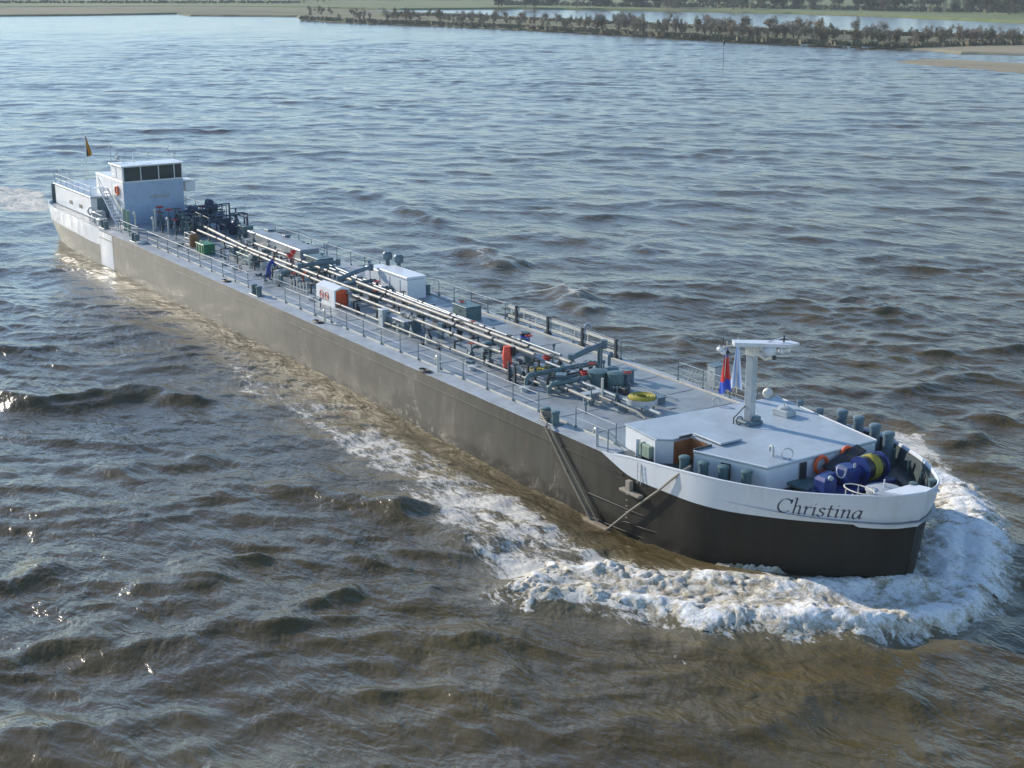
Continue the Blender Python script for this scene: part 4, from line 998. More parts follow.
# paler repainted hull patch and draught marks
mb=MB(); mb.add([(6.8,YS-.012,.1),(10.2,YS-.012,.1),(10.2,YS-.012,3.2),(6.8,YS-.012,3.2)],[(0,1,2,3)]); mb.build('hull_patch',M['bulw'],ship)
mb=MB()
for x in (83.6,48.0):
    for k in range(7): mb.add([(x,YS-.02,.5+k*.3),(x+.14,YS-.02,.5+k*.3),(x+.14,YS-.02,.56+k*.3),(x,YS-.02,.56+k*.3)],[(0,1,2,3)])
mb.build('draught_marks',M['tan'],ship)
mb=MB(); mb.cbox((84.2,-5.9,2.0),(1.5,.34,.14),.0,.03); mb.cbox((84.0,-5.86,2.3),(.34,.26,.5),0,.03); mb.build('hull_step',M['rope'],ship)
mb=MB()
for y in (-6.0,): 
    mb.cyl((84.5,-5.79,2.55),(84.5,-5.79,3.6),.02,n=5); mb.cyl((84.75,-5.79,2.55),(84.75,-5.79,3.6),.02,n=5)
    for k in range(4): mb.cyl((84.5,-5.79,2.7+k*.25),(84.75,-5.79,2.7+k*.25),.015,n=5)
mb.build('hull_ladder',M['lgrey'],ship)
post0_del=post0; bpy.data.objects.remove(post0)

# ------------------------------------------------------------------ loose things on board
def lifebuoy(c,ax,label,r=.33,grp=None):
    m=MB(); m.ring(c,r,.085,26,10,ax); o=m.build('lifebuoy',M['orange'],smooth=True); tag(o,label,'lifebuoy')
    return o
def movebase(o,p):   # put the object origin at its base
    p=Vector(p); o.data.transform(Matrix.Translation(o.location-p)); o.location=p; return o
lb=lifebuoy((90.53,.1,ZD+.78),(1,0,0),'bright orange lifebuoy ring on the white foredeck house wall beside the step plate',.38); movebase(lb,(90.53,.1,ZD+.4))
lb=lifebuoy((90.53,1.75,ZD+.98),(1,0,0),'darker red lifebuoy partly hidden above the blue winch gear',.34); movebase(lb,(90.53,1.75,ZD+.6))
lb=lifebuoy((wx1-1.5,wy0-.1,6.35),(0,1,0),'small orange lifebuoy hanging on the wheelhouse side wall',.38); movebase(lb,(wx1-1.5,wy0-.1,5.95))

x,y=P(326,305,ZD)   # fire hose shelter
rt=empty('hose_shelter',(45.35,-1.75,ZD)); tag(rt,'white box shelter with round red prohibition signs and red end opening beside the rail','shelter')
a0,a1,b0,b1=43.9,46.7,-2.35,-1.15; h=1.15
mb=MB(); pr=[(b0,0),(b0,h),((b0+b1)/2,h+.22),(b1,h),(b1,0)]
v=[(a0,yy,ZD+.03+z) for yy,z in pr]+[(a1,yy,ZD+.03+z) for yy,z in pr]; mb.add(v,[(0,1,6,5),(1,2,7,6),(2,3,8,7),(3,4,9,8),(0,4,3,2,1)])
pi_=[(b0+.12,0),(b0+.12,h-.06),((b0+b1)/2,h+.06),(b1-.12,h-.06),(b1-.12,0)]
w=[(a1,yy,ZD+.03+z) for yy,z in pr]+[(a1,yy,ZD+.03+z) for yy,z in pi_]; mb.add(w,[(0,5,6,1),(1,6,7,2),(2,7,8,3),(3,8,9,4)])
mb.build('cover',M['white'],rt)
mb=MB(); v=[(a1-.12,yy,ZD+.03+z) for yy,z in pi_]; mb.add(v,[(0,1,2,3,4)]); mb.cbox((a1-.2,(b0+b1)/2,ZD+.5),(.3,.8,.8),0,.1); mb.build('hose_cabinet',M['orange'],rt)
mb=MB()
for cx in (44.75,45.55):
    mb.ring((cx,b0-.012,ZD+.62),.28,.022,20,5,(0,1,0)); mb.tube([(cx-.2,b0-.012,ZD+.82),(cx+.2,b0-.012,ZD+.42)],.02,5); mb.cbox((cx,b0-.012,ZD+.62),(.26,.02,.12))
mb.build('prohibition_sign',M['orange'],rt)

x,y=P(206,253,ZD); rt=empty('storage_crate',(x,y,ZD)); tag(rt,'dark green plastic crate beside the white pipes near the aft deck','crate')
mb=MB(); c=(x,y); 
mb.cbox((x,y,ZD+.4),(1.7,1.0,.75),0,.05); mb.build('box',M['green'],rt)
mb=MB(); mb.cbox((x,y,ZD+.82),(1.8,1.1,.08),0,.03); mb.build('lid',M['green'],rt)
for k in (-.55,0,.55): mb=MB(); mb.cbox((x+k,y-.52,ZD+.4),(.08,.05,.7)); mb.build('rib',M['green'],rt)
x,y=P(191,247,ZD); rt=empty('equipment_rack',(x,y,ZD)); tag(rt,'rusty brown upright rack with pale frame left of the green crate','rack')
mb=MB(); 
for dx_ in (-.5,.5): 
    for dy_ in (-.3,.3): mb.cyl((x+dx_,y+dy_,ZD),(x+dx_,y+dy_,ZD+1.25),.035,n=6)
for z in (.3,.8,1.22): mb.tube([(x-.5,y-.3,ZD+z),(x+.5,y-.3,ZD+z),(x+.5,y+.3,ZD+z),(x-.5,y+.3,ZD+z)],.03,5,closed=True)
mb.build('frame',M['cream'],rt)
mb=MB(); mb.cbox((x+.55,y+.1,ZD+.65),(.5,.7,1.1),0,.08); mb.build('rusty_panel',M['brown'],rt)

x,y=P(525,349,ZD); rt=empty('storage_drum',(x,y,ZD)); tag(rt,'blue plastic drum with black lid standing behind the main pipes','drum')
mb=MB(); mb.lathe((x,y,ZD),[(.29,0),(.31,.04),(.31,.3),(.33,.33),(.31,.36),(.31,.6),(.33,.63),(.31,.66),(.29,.92)],18); mb.build('drum_body',M['blue'],rt,smooth=True)
mb=MB(); mb.lathe((x,y,ZD+.92),[(.33,0),(.33,.12),(.3,.15)],18); mb.build('drum_lid',M['black'],rt,smooth=True)

x,y=P(507,371,ZD); rt=empty('fire_hose_cover',(x,y,ZD)); tag(rt,'bright orange red draped cover hanging on a post beside the main pipes','cover')
mb=MB(); n=10; lay=[]
for k in range(8):
    t=k/7; z=ZD+.25+1.25*(1-t); w_=.20+.10*math.sin(t*2.6); lay.append([(x+w_*math.cos(a)*(1+.15*math.sin(3*a+k)),y+.26*math.sin(a)*(1+.12*math.cos(2*a+k)),z) for a in [2*math.pi*j/n for j in range(n)]])
mb.add([p for l in lay for p in l],[(r*n+j,r*n+(j+1)%n,(r+1)*n+(j+1)%n,(r+1)*n+j) for r in range(7) for j in range(n)]+[tuple(range(n))]); mb.build('cloth',M['redtarp'],rt,smooth=True)
mb=MB(); mb.cyl((x,y,ZD),(x,y,ZD+1.5),.05,n=8); mb.cbox((x+.2,y+.28,ZD+1.2),(.32,.3,.55),0,.05); mb.build('post',M['black'],rt)

def hosecoil(cx,cy,z,R0,label,mat='yellow',lay=4,tray=True):
    rt=empty('hose_coil',(cx,cy,z)); tag(rt,label,'hose'); m=MB(); rr=random.Random(int(cx*10))
    for L_ in range(lay):
        for k in range(4):
            r=R0-.11*k+rr.uniform(-.03,.03); ph=rr.uniform(0,6)
            m.ring((cx+rr.uniform(-.05,.05),cy+rr.uniform(-.05,.05),z+.12+L_*.085),r,.05,26,6,(rr.uniform(-.06,.06),rr.uniform(-.06,.06),1))
    m.build('hose',M[mat],rt,smooth=True)
    if tray:
        m=MB(); m.lathe((cx,cy,z),[(R0*.9,0),(R0*1.12,.03),(R0*1.15,.3),(R0*1.2,.3),(R0*1.18,-.02),(R0*.9,-.04)],22); m.build('tray',M['lgrey'],rt,smooth=True)
    return rt
x,y=P(642,401,3.85); hosecoil(x,y,3.75,.70,'large coil of bright yellow hose in a round tray behind the foredeck house')
mb=MB()
for dx_,dy_ in ((-.5,-.4),(.5,-.4),(-.5,.4),(.5,.4)): mb.cyl((x+dx_,y+dy_,ZD),(x+dx_,y+dy_,3.75),.05,n=6)
mb.build('tray_stand',M['grey'],ship)
x,y=P(538,370,3.5); hosecoil(x,y,3.42,.42,'small pale yellow hose loop under the grey cross pipes, nearer the red cover','yellow',1,False)
x,y=P(553,368,3.5); hosecoil(x,y,3.42,.45,'olive yellow hose loop under the grey cross pipes, nearer the foredeck house','yellow',2,False)

# flags
def flag(name,base,top,fl,bands,label,droop,phase):
    """hanging flag: a narrow folded cloth below the top of its staff"""
    rt=empty(name,base); tag(rt,label,'flag')
    (fx_,fy_,fz_),H,W=fl
    nb=len(bands); n=12; k=10
    for bi,bm in enumerate(bands):
        m=MB(); t0,t1=bi/nb,(bi+1)/nb; vs=[]
        for side in (0,1):
            for i in range(n+1):
                tv=i/n
                for j in range(k+1):
                    u=(t0+(t1-t0)*j/k)
                    w_=W*(.12+.88*min(1,tv*1.1)**.9)*(1 if tv<.9 else 1-.5*(tv-.9)/.1)
                    fold=.10*math.sin(u*9+phase+tv*3)*(.3+tv)
                    vs.append((fx_+FX*fold+DX[0]*u*w_+side*.012*FX, fy_+FY*fold+LX[0]*u*w_+side*.012*FY, fz_-tv*H-droop*u*(1-tv)*.6))
        q=(n+1)*(k+1)
        fs=[(s*q+i*(k+1)+j,s*q+i*(k+1)+j+1,s*q+(i+1)*(k+1)+j+1,s*q+(i+1)*(k+1)+j) for s in (0,1) for i in range(n) for j in range(k)]
        m.add(vs,fs); m.build('band',M[bm],rt,smooth=True)
def staff(p0,p1,r=.03,parent=None):
    m=MB(); m.tube([p0,p1],[r,r*.7],6); m.build('flagstaff',M['cream'],ship,smooth=True)
# stern ensign
ex,ey=-11.4,-.9
staff((ex,ey,ZD+.2),(ex,ey+.3,ZD+6.6))
_e=Vector((ex,ey+.3,ZD+6.55))
flag('stern_flag',tuple(_e-Vector((0,0,2.3))),None,(tuple(_e),2.2,.62),['fblack','fgold','fgold'],'dark and golden brown flag hanging limp from the stern staff',.5,.5)
# the two flags abaft the signal mast
def vflag(px,py0,py1,y0z,W,cols,label,ph,hor=True):
    z0=y0z; x,y=P(px,py1,z0)
    # bottom stands at z0; find the top height on the same vertical
    Hh=(py1-py0)/ (1425*math.cos(TH)/ (Vector((x,y,z0))-CAM).dot(cF))
    zt_=z0+Hh
    rt=empty('bow_flag',(x,y,z0)); tag(rt,label,'flag')
    nb=len(cols); n=16
    for bi,bm in enumerate(cols):
        m=MB(); t0,t1=bi/nb,(bi+1)/nb; vs=[]; k=6
        for side in (0,1):
            for i in range(n+1):
                for j in range(k+1):
                    if hor: u=i/n; v=t0+(t1-t0)*j/k
                    else: u=t0+(t1-t0)*i/n; v=j/k
                    v=1-v    # v=1 top
                    ww=W*(.10+.9*(1-v)**.8)
                    fold=.13*math.sin(u*10+ph+v*4)*(1.15-v)
                    vs.append((x+DX[0]*(u-.5)*ww+FX*(fold+.02*side),y+LX[0]*(u-.5)*ww+FY*(fold+.02*side),z0+v*Hh-.12*math.sin(u*5+ph)*(1-v)))
        q=(n+1)*(k+1)
        m.add(vs,[(s*q+i*(k+1)+j,s*q+i*(k+1)+j+1,s*q+(i+1)*(k+1)+j+1,s*q+(i+1)*(k+1)+j) for s in (0,1) for i in range(n) for j in range(k)])
        m.build('band',M[bm],rt,smooth=True)
    return x,y,z0,zt_
fa=vflag(725,346,392,4.7,.62,['fblue','fred','fred','fblue'],'narrow red flag with blue lower edge hanging left of the signal mast',1.0)
staff((fa[0]-.05,fa[1]-.1,4.5),(fa[0],fa[1],fa[3]+.25))
fb=vflag(736,342,388,4.75,.66,['fwhite','flblue','fwhite','flblue','fwhite'],'pale white and light blue flag hanging beside the signal mast',2.5,False)
staff((fb[0]+.05,fb[1]-.0,4.5),(fb[0],fb[1],fb[3]+.25))

# fender spar and ropes on the starboard bow
def rope(pts,r,label,name='mooring_rope',mat='rope'):
    m=MB(); m.tube(pts,r,8); o=m.build(name,M[mat],smooth=True); tag(o,label,'rope'); return o
m=MB(); m.tube([(77.2,-5.95,3.45),(79.2,-6.02,1.6),(81.35,-6.05,-.35)],[.075,.085,.085],10); o=m.build('fender_spar',M['wood'],smooth=True); tag(o,'long weathered pole slanting down the starboard hull from the twin bollards','spar')
rope([(77.35,-5.88,3.55),(79.6,-5.9,1.55),(81.7,-5.95,-.3)],.035,'thin rope running down the hull just beside the slanting pole')
m=MB(); m.cbox((81.75,-6.05,-.42),(2.0,.34,.26),0,.05); o=m.build('fender_beam',M['wood']); tag(o,'short wooden fender beam hanging at the waterline where pole and rope meet','fender')
px_=float(np.interp(87.9,[86.5,88.4,90],[-5.72,-5.68,-5.35]))
rope([(82.6,-6.0,-.35),(84.2,-5.92,1.1),(86.2,-5.85,2.75),(87.0,-5.82,3.5),(87.6,-5.6,4.1),(87.7,-5.3,4.25)],.055,'taut pale rope rising from the waterline beam to the white bow bulwark')
m=MB(); rr=random.Random(8)
for k in range(9): m.ring((76.1+rr.uniform(-.08,.08),-5.12,ZD+.2+k*.045),.27,.035,18,6,(rr.uniform(-.2,.2),rr.uniform(-.2,.2),1))
m.tube([(76.0,-5.4,ZD+.5),(76.6,-5.62,ZD+.3),(77.2,-5.85,ZD+.3),(77.3,-5.95,ZD-.1)],.05,6); o=m.build('mooring_rope',M['rope'],smooth=True); tag(o,'pale rope turned round the aft post of the twin bollards above the pole','rope')
for px,py,lb in ((318,322,'dark rope coil lying on deck outside the rail beside the white shelter'),(425,371,'dark rope coil lying outside the starboard rail aft of the slanting pole'),(226,281,'dark rope coil lying outside the starboard rail below the teal deck box'),(645,460,'dark rope heap on deck behind the start of the white bulwark')):
    x,y=P(px,py,ZD); m=MB()
    for k in range(5): m.ring((x+rr.uniform(-.05,.05),y,ZD+.03+.03*(k%2)),.14+.06*k,.028,16,5,(0,0,1),1.5,.8)
    o=m.build('rope_coil',M['dark'],smooth=True); tag(o,lb,'rope')

# ------------------------------------------------------------------ crew member
def person(px,py,label):
    x,y=P(px,py,ZD+.03); z=ZD+.03
    fwd=Vector((DX[0],LX[0],0)).normalized(); lat=Vector((-fwd.y,fwd.x,0))
    def W(f,l,h):
        f*=1.1*(.75 if h>1 else 1); l*=1.12; h*=1.13
        v=Vector((x,y,z))+fwd*f+lat*l; return (v.x,v.y,z+h)
    J=[('pelvis',W(.02,0,.95),.145),('spine',W(.14,0,1.15),.13),('chest',W(.30,0,1.34),.155),('neck',W(.42,0,1.47),.065),('hb',W(.50,0,1.54),.085),('ht',W(.56,0,1.64),.095),
       ('hipL',W(.0,.10,.90),.10),('kneeL',W(.10,.12,.50),.07),('ankL',W(.02,.13,.10),.05),('toeL',W(.22,.14,.04),.045),
       ('hipR',W(.0,-.10,.90),.10),('kneeR',W(-.10,-.12,.49),.07),('ankR',W(-.28,-.13,.11),.05),('toeR',W(-.08,-.14,.04),.045),
       ('shL',W(.30,.19,1.36),.065),('elL',W(.52,.24,1.16),.045),('wrL',W(.74,.16,1.06),.032),('haL',W(.82,.14,1.04),.036),
       ('shR',W(.30,-.19,1.36),.065),('elR',W(.54,-.24,1.18),.045),('wrR',W(.76,-.15,1.08),.032),('haR',W(.84,-.13,1.06),.036)]
    idx={n:i for i,(n,_,_) in enumerate(J)}
    E_=[('pelvis','spine'),('spine','chest'),('chest','neck'),('neck','hb'),('hb','ht'),('pelvis','hipL'),('hipL','kneeL'),('kneeL','ankL'),('ankL','toeL'),('pelvis','hipR'),('hipR','kneeR'),('kneeR','ankR'),('ankR','toeR'),
        ('chest','shL'),('shL','elL'),('elL','wrL'),('wrL','haL'),('chest','shR'),('shR','elR'),('elR','wrR'),('wrR','haR')]
    me=bpy.data.meshes.new('body'); me.from_pydata([j[1] for j in J],[(idx[a],idx[b]) for a,b in E_],[])
    o=bpy.data.objects.new('body_src',me); col.objects.link(o)
    sk=o.modifiers.new('s','SKIN'); me.skin_vertices
    if not me.skin_vertices: 
        pass
    for i,j in enumerate(J):
        me.skin_vertices[0].data[i].radius=(j[2]*1.22,j[2]*1.22); 
    me.skin_vertices[0].data[0].use_root=True
    ss=o.modifiers.new('u','SUBSURF'); ss.levels=2
    dg=bpy.context.evaluated_depsgraph_get(); ev=o.evaluated_get(dg).to_mesh()
    m=MB(); m.v=[tuple(v.co) for v in ev.vertices]; m.f=[tuple(p.vertices) for p in ev.polygons]
    hd=Vector(J[idx['ht']][1]); nk=Vector(J[idx['hb']][1])
    for p in ev.polygons:
        c=Vector(p.center); h_=c.z-z
        f=(c-Vector((x,y,z))).dot(fwd)
        if (c-hd).length<.2 or (c-nk).length<.1: m.m.append(1)
        elif h_<.15: m.m.append(2)
        elif f>.64 and h_<1.35: m.m.append(1)
        else: m.m.append(0)
    o.evaluated_get(dg).to_mesh_clear(); bpy.data.objects.remove(o)
    # fingers, nose, ears join the same mesh
    m.mat(1)
    for s_,hn in ((1,'haL'),(-1,'haR')):
        b=Vector(J[idx[hn]][1])
        for k in range(4):
            o0=b+lat*(-.03+.02*k)+fwd*.02; L_=(.07,.08,.075,.06)[k]
            m.tube([o0,o0+fwd*L_*.6+Vector((0,0,-.01)),o0+fwd*L_*.8+Vector((0,0,-.045))],[.010,.009,.007],6)
        m.tube([b-lat*.03*s_,b-lat*.055*s_+fwd*.03,b-lat*.05*s_+fwd*.06+Vector((0,0,-.02))],[.011,.010,.008],6)
    m.ball(tuple(hd+fwd*.10-Vector((0,0,.04))),.02,6); 
    for s_ in (1,-1): m.ball(tuple(hd+lat*.10*s_-Vector((0,0,.03))),.025,6)
    o=m.build('person',[M['cloth_blue'],M['skin'],M['boot']],None,smooth=True); tag(o,label,'person'); movebase(o,(x,y,z))
    hm=MB(); hm.lathe(tuple(hd+Vector((0,0,-.01))),[(.118,0),(.12,.05),(.09,.11),(.03,.135)],12); hm.build('hair',M['boot'],o,smooth=True)
    return o
person(269,281,'person in a blue coverall leaning forward over the pipes beside the starboard bollards')
# ------------------------------------------------------------------ far shore
def landmat(name,stops,s1,s2,soil,amt=.35,rot=None):
    m,nt,b=newmat(name); v=mapping(nt,(1,1,1)); vs_=mapping(nt,(.25,1,1),(0,0,-(WA+R(90)+.25)))
    n1=noise(nt,s1,5,vs_,.6); n2=noise(nt,s2,4,v,.65)
    c=ramp(nt,math_(nt,'ADD',math_(nt,'MULTIPLY',n1,.65),math_(nt,'MULTIPLY',n2,.35)),stops)
    c=mix(nt,math_(nt,'MULTIPLY',ramp(nt,noise(nt,s1*2,4,vs_,.6),[(.5,0.0),(.66,1.0)]),amt),c,soil)
    nt.links.new(c,b.inputs['Base Color']); b.inputs['Roughness'].default_value=.95
    bp=nt.nodes.new('ShaderNodeBump'); bp.inputs['Strength'].default_value=.7; bp.inputs['Distance'].default_value=.3
    nt.links.new(n2,bp.inputs['Height']); nt.links.new(bp.outputs[0],b.inputs['Normal']); return m
M['grass']=landmat('meadow_grass',[(.34,(.07,.11,.028)),(.5,(.12,.16,.045)),(.66,(.18,.19,.075))],.02,.4,(.16,.13,.07),.5)
M['rough']=landmat('rough_bank',[(.34,(.075,.08,.03)),(.5,(.14,.14,.06)),(.66,(.20,.18,.095))],.02,.5,(.17,.135,.08),.8)
M['sand']=landmat('wet_sand',[(.34,(.20,.17,.10)),(.6,(.30,.26,.16))],.06,.8,(.13,.11,.08),.4)
def land(name,px,z,mat,label,sub=0,seed=1):
    """bank outlined where its edge meets the river, with a sloping, slightly ragged margin"""
    pts=[P(*p,0) for p in px]; rr=random.Random(seed); fine=[]
    n=len(pts)
    for i in range(n):
        a=Vector(pts[i]); b=Vector(pts[(i+1)%n]); k=max(1,min(40,int((b-a).length/6)))
        for j in range(k):
            p=a+(b-a)*(j/k); far=(p-Vector((CAM.x,CAM.y))).length
            j_=rr.uniform(-1,1)*1.3 if 0<j else 0
            fine.append((p.x+j_*FX,p.y+j_*FY))
    c=Vector((sum(p[0] for p in fine)/len(fine),sum(p[1] for p in fine)/len(fine)))
    def inw(d_):
        o=[]; m=len(fine)
        for i,p in enumerate(fine):
            t=(Vector(fine[(i+1)%m])-Vector(fine[i-1])); t=Vector((t.y,-t.x)); t.normalize() if t.length else None
            o.append((p[0]+t.x*d_*sgn,p[1]+t.y*d_*sgn))
        return o
    ar=sum(fine[i-1][0]*fine[i][1]-fine[i][0]*fine[i-1][1] for i in range(len(fine))); sgn=-1 if ar>0 else 1
    m=MB(); o0=[(p[0],p[1],-.6) for p in fine]; o1=[(p[0],p[1],.05) for p in fine]; q=inw(1.6); o2=[(p[0],p[1],z+rr.uniform(-.1,.1)) for p in q]
    k=len(fine); m.add(o0+o1+o2,[(r*k+i,r*k+(i+1)%k,(r+1)*k+(i+1)%k,(r+1)*k+i) for r in (0,1) for i in range(k)]); 
    # top triangulated with bmesh
    import bmesh
    m.add(o2,[tuple(range(k))])
    o=m.build(name,mat); 
    bm=bmesh.new(); bm.from_mesh(o.data); bmesh.ops.triangulate(bm,faces=[f for f in bm.faces if len(f.verts)>4]); bmesh.ops.recalc_face_normals(bm,faces=bm.faces); bm.to_mesh(o.data); bm.free()
    tag(o,label,None,kind='structure'); return o
land('river_bank',[(-250,24),(-120,20),(0,16.5),(82,15.8),(176,14.3),(190,16.2),(250,16.6),(296,17),(300,19.5),(330,22),(380,24),(430,25.5),(512,29.5),(600,33.5),(680,38),(740,41.5),(800,44),(860,46.5),(905,48.5),(945,49),(985,46),(1045,45),(1240,56),(1240,46),(1024,37),(900,33.5),(800,30.5),(700,26),(600,21.5),(512,17.5),(450,14.5),(395,12.5),(360,11),(330,9.5),(300,8),(160,6.5),(0,7),(-250,12)],.9,M['rough'],'low green and brown river bank running out into a bushy spit')
land('far_bank',[(-420,12.5),(0,8.5),(160,7.5),(300,8.5),(340,9),(400,10.2),(512,9.2),(600,10.2),(700,12),(800,14.3),(900,17.5),(1024,23.5),(1300,34),(2200,-10),(1400,-24.5),(1024,-26),(512,-26.5),(0,-26),(-900,-22)],1.2,M['grass'],'wide green meadow on the far bank behind the side channel')
land('sand_beach',[(880,47.6),(915,45),(960,43.2),(1024,43),(1150,47),(1150,60),(1050,55.2),(1000,54.5),(960,54),(930,51),(905,50)],.55,M['sand'],'brown sandy beach at the right end of the bushy spit',seed=4)
land('sand_spit',[(892,62.3),(925,59.5),(965,60.5),(1024,64),(1150,74),(1150,84),(1060,76),(1024,73),(985,70),(940,66.5)],.28,M['sand'],'low bare sand bar in front of the beach at the right edge',seed=6)
# foliage ---------------------------------------------------------------------
def leafmat(name,a,b_,c_):
    m,nt,b=newmat(name); vi=mapping(nt,(1,1,1)); oi=nt.nodes.new('ShaderNodeObjectInfo')
    n1=noise(nt,.9,3,vi,.6)
    f=math_(nt,'ADD',math_(nt,'MULTIPLY',n1,.7),math_(nt,'MULTIPLY',oi.outputs['Random'],.3))
    nt.links.new(ramp(nt,f,[(.35,a),(.5,b_),(.68,c_)]),b.inputs['Base Color']); b.inputs['Roughness'].default_value=.85; return m
M['leafA']=leafmat('willow_scrub_leaves',(.11,.105,.055),(.19,.17,.095),(.27,.23,.15))
M['leafB']=leafmat('dark_tree_leaves',(.05,.065,.03),(.09,.10,.05),(.15,.14,.08))
M['twig']=leafmat('bare_brown_twigs',(.15,.12,.085),(.22,.18,.13),(.30,.25,.18))
M['bark']=paint('bark',(.11,.09,.065),.9,.2,2,bump=0)
def plant(name,H,Wd,n,leaf,trunkh,seed,bare=False,parts=('foliage','stem')):
    rr=random.Random(seed); t=MB(); t.cyl((0,0,-.3),(rr.uniform(-.2,.2),0,H*.6),.06*H**.6,.02,6)
    lobes=[]
    for k in range(7):
        a=rr.uniform(0,6.28); r=rr.uniform(.1,.42)*Wd; hh_=trunkh+(H-trunkh)*rr.uniform(.15,.8); p=Vector((r*math.cos(a),r*math.sin(a),hh_)); lobes.append((p,rr.uniform(.18,.33)*Wd,rr.uniform(.2,.34)*(H-trunkh)))
        t.tube([(0,0,max(.1,trunkh*.6)),(p.x*.5,p.y*.5,(trunkh*.6+p.z)/2),tuple(p)],[.03*H**.5,.02*H**.5,.008],5)
    m=MB()
    for i in range(n):
        c,rx,rz=lobes[rr.randrange(7)]
        v=Vector((rr.gauss(0,1),rr.gauss(0,1),rr.gauss(0,1))).normalized()*(rr.random()**.4)
        p=c+Vector((v.x*rx,v.y*rx,v.z*rz)); p.z=max(p.z,.1); s=rr.uniform(.5,1.2)*leaf
        u=Vector((rr.gauss(0,1),rr.gauss(0,1),rr.gauss(0,.6))).normalized(); w=u.orthogonal().normalized()
        if bare: u*=2.4; w*=.35
        m.add([p-u*s,p+w*s*.8,p+u*s,p-w*s*.7+Vector((0,0,s*.2))],[(0,1,2,3)])
    tr=t.build(parts[1],M['bark']); lf=m.build(parts[0],M['twig'] if bare else None or (M['leafA'] if parts[0]=='foliage' else M['leafB']))
    return lf,tr
shr=[plant('s',4.2,2.3,460,.17,.3,i,bare=(i%2==0)) for i in range(4)]
trs=[plant('t',9.5,7.5,900,.34,2.0,20+i,parts=('crown','trunk')) for i in range(3)]+[plant('t',10,6.5,800,.30,2.0,30,bare=True,parts=('crown','trunk'))]
def put(kind,name,px,py,s,label,cat,grp,rr,sx=1):
    x,y=P(px,py,.8); e=empty(name,(x,y,.7)); tag(e,label,cat,grp)
    for src in kind:
        c=src.copy(); c.name=src.name.split('.')[0]; col.objects.link(c); c.parent=e; c.location=(0,0,0)
    e.rotation_euler=(0,0,rr.uniform(0,6.28)); e.scale=(s*sx,s*sx,s)
rr=random.Random(12)
edge_=[(300,17),(330,19),(380,21),(430,22.5),(512,26),(600,30.5),(680,35),(740,38.5),(800,41.5),(860,44),(905,45.5),(960,43.5),(1030,42)]
backe=[(300,10),(380,13.5),(512,19),(600,23),(700,28),(800,32.5),(900,35.5),(1030,39)]
def ip(t,x): return float(np.interp(x,[p[0] for p in t],[p[1] for p in t]))
G1='shrubs along the low spit'
for i in range(280):
    px=300+735*rr.random()**.93; a,b=ip(edge_,px),ip(backe,px); t=rr.random()
    py=b+(a-b)*t; k=rr.randrange(4); s=rr.uniform(.6,1.5)*(1.2 if 590<px<860 else .95)
    bare=(k%2==0)
    put(shr[k],'shrub',px,py,s,'bare brown twiggy shrub among the bushes of the low spit' if bare else 'low green brown shrub among the bushes of the low spit','shrub','bare shrubs along the low spit' if bare else G1,rr,rr.uniform(.9,1.5))
big=[(616,24,.9),(634,26,.8),(745,33,1.15),(884,40,1.1),(990,43,1.0),(700,31,.8),(820,38,.85),(310,14,.8),(505,20,.7),(1012,44,.9)]
for i,(px,py,s) in enumerate(big):
    put(trs[3] if i%2 else trs[i%3],'willow_tree',px,py,s*.62,'small bare tree rising above the shrubs of the low spit' if i%2 else 'small green brown tree rising above the shrubs of the low spit','tree','bare trees on the low spit' if i%2 else 'small trees on the low spit',rr)
for i in range(250):
    r_=rr.random()
    if r_<.62: px=rr.uniform(495,1040); py=ip([(495,6.5),(700,8.5),(860,10),(1040,15)],px)+rr.uniform(-4.5,1.5); s=rr.uniform(.8,1.45)
    elif r_<.85: px=rr.uniform(-10,330); py=rr.uniform(-1,3.5); s=rr.uniform(.5,.9)
    else: px=rr.uniform(320,500); py=rr.uniform(-3,1.5); s=rr.uniform(.5,.9)
    bare=rr.random()<.3
    put(trs[3] if bare else trs[rr.randrange(3)],'field_tree',px,py,s,'bare brown tree in the woods across the meadow' if bare else 'dark green tree in the woods across the meadow','tree','bare trees across the meadow' if bare else 'dark trees across the meadow',rr,rr.uniform(1.0,1.6))
for a,b in shr+trs:
    bpy.data.objects.remove(a); bpy.data.objects.remove(b)
# dry hedges and reeds that read as one mass
m=MB(); rr=random.Random(5)
def reed(px0,px1,f,dens,h,n):
    for i in range(n):
        px=rr.uniform(px0,px1); x,y=P(px,f(px)+rr.uniform(-dens,dens),.8); s=rr.uniform(.5,1)*h; a=rr.uniform(0,3.14); c,s_=math.cos(a)*s*.8,math.sin(a)*s*.8
        m.add([(x-c,y-s_,.6),(x+c,y+s_,.6),(x+c*.6,y+s_*.6,.6+s),(x,y,.6+s*1.2),(x-c*.6,y-s_*.6,.6+s*.8)],[(0,1,2,3,4)])
reed(300,1030,lambda p:ip(edge_,p)+1.2,.8,1.5,2600); reed(395,1040,lambda p:ip(backe,p),1.0,1.4,1700)
reed(495,1045,lambda p:ip([(495,4.5),(700,7),(860,10),(1040,13)],p),1.2,2.6,1500); reed(-20,300,lambda p:3.2,.7,2.0,900)
o=m.build('reeds',M['leafA']); tag(o,'rough brown green scrub and reeds lining the banks','undergrowth',kind='stuff')
# channel marker
x,y=P(723,70,0); rt=empty('channel_marker',(x,y,0)); tag(rt,'thin dark pole with a small black cage top standing in the river off the spit','marker')
m=MB(); m.cyl((x,y,-1),(x,y,7.6),.06,.05,8); m.build('pole',M['dark'],rt)
m=MB(); m.lathe((x,y,6.6),[(.05,0),(.32,.2),(.32,.9),(.05,1.5)],8); m.build('topmark',M['dark'],rt)
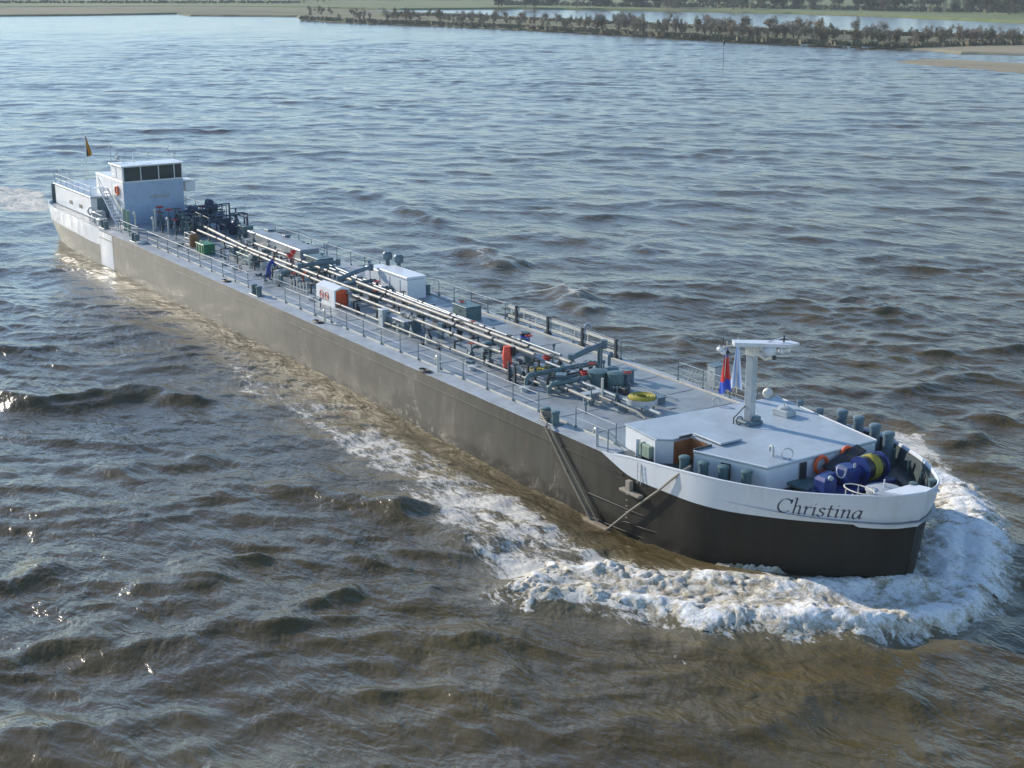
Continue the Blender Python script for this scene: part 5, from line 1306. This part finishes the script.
# small white farmhouse across the meadow
x,y=P(862,5,1.2); rt=empty('farmhouse',(x,y,1.2)); tag(rt,'tiny white farmhouse between trees on the far meadow','house')
m=MB(); m.cbox((x,y,3.0),(9,7,4)); w_=m.build('wall',M['white'],rt)
m=MB(); m.add([(x-4.8,y-3.8,5),(x+4.8,y-3.8,5),(x+4.8,y+3.8,5),(x-4.8,y+3.8,5),(x-4.8,y,7.6),(x+4.8,y,7.6)],[(0,1,5,4),(2,3,4,5),(0,4,3),(1,2,5),(3,2,1,0)]); m.build('roof',M['brown'],rt)
m=MB(); 
for k in (-2.5,0,2.5): m.cbox((x+k,y-3.52,3.2),(1.1,.06,1.3))
m.build('window',M['glass'],rt)

if HAZE>0:
    m,nt,b=newmat('haze_air'); nt.nodes.remove(b); pv=nt.nodes.new('ShaderNodeVolumePrincipled'); pv.inputs['Density'].default_value=HAZE; pv.inputs['Color'].default_value=(.82,.88,.95,1)
    nt.links.new(pv.outputs[0],nt.nodes['Material Output'].inputs['Volume'])
    mb=MB(); mb.box(-2400,1800,-1800,2400,-2.6,60); o=mb.build('haze',m); tag(o,'thin pale haze over the river and far meadow','haze',kind='stuff')
# ------------------------------------------------------------------ camera, light, sky
cam=bpy.data.cameras.new('camera'); co=bpy.data.objects.new('camera',cam); col.objects.link(co)
cam.sensor_width=36; cam.lens=FL/1024*36; cam.clip_start=.5; cam.clip_end=20000
rot=Matrix(((cR.x,cU.x,-cF.x),(cR.y,cU.y,-cF.y),(cR.z,cU.z,-cF.z)))
co.matrix_world=Matrix.Translation(CAM)@rot.to_4x4(); scene.camera=co
SAZ=R(180+SUNA); EL=R(SUNE)
sd=Vector((math.cos(SAZ)*math.cos(EL),math.sin(SAZ)*math.cos(EL),math.sin(EL)))
su=bpy.data.lights.new('sun','SUN'); su.energy=SUNS; su.angle=R(.6); su.color=(1,.90,.76)
so=bpy.data.objects.new('sun',su); col.objects.link(so); so.rotation_euler=sd.to_track_quat('Z','Y').to_euler(); so.location=(0,0,100)
w=bpy.data.worlds.new('World'); scene.world=w; w.use_nodes=True; nt=w.node_tree
sky=nt.nodes.new('ShaderNodeTexSky'); sky.sky_type='NISHITA'; sky.sun_disc=False; sky.sun_elevation=EL; sky.sun_rotation=math.atan2(sd.x,sd.y)%(2*math.pi)
sky.air_density=1.0; sky.dust_density=SDUST; sky.ozone_density=SOZ
bg=nt.nodes['Background']; bg.inputs['Strength'].default_value=SKYS; nt.links.new(sky.outputs[0],bg.inputs['Color'])
vs=scene.view_settings; vs.view_transform='Standard'; vs.look='None'; vs.gamma=1; vs.use_curve_mapping=False; vs.exposure=EXPO
scene.cycles.use_denoising=True; scene.cycles.sample_clamp_direct=2.5
scene.cycles.max_bounces=6
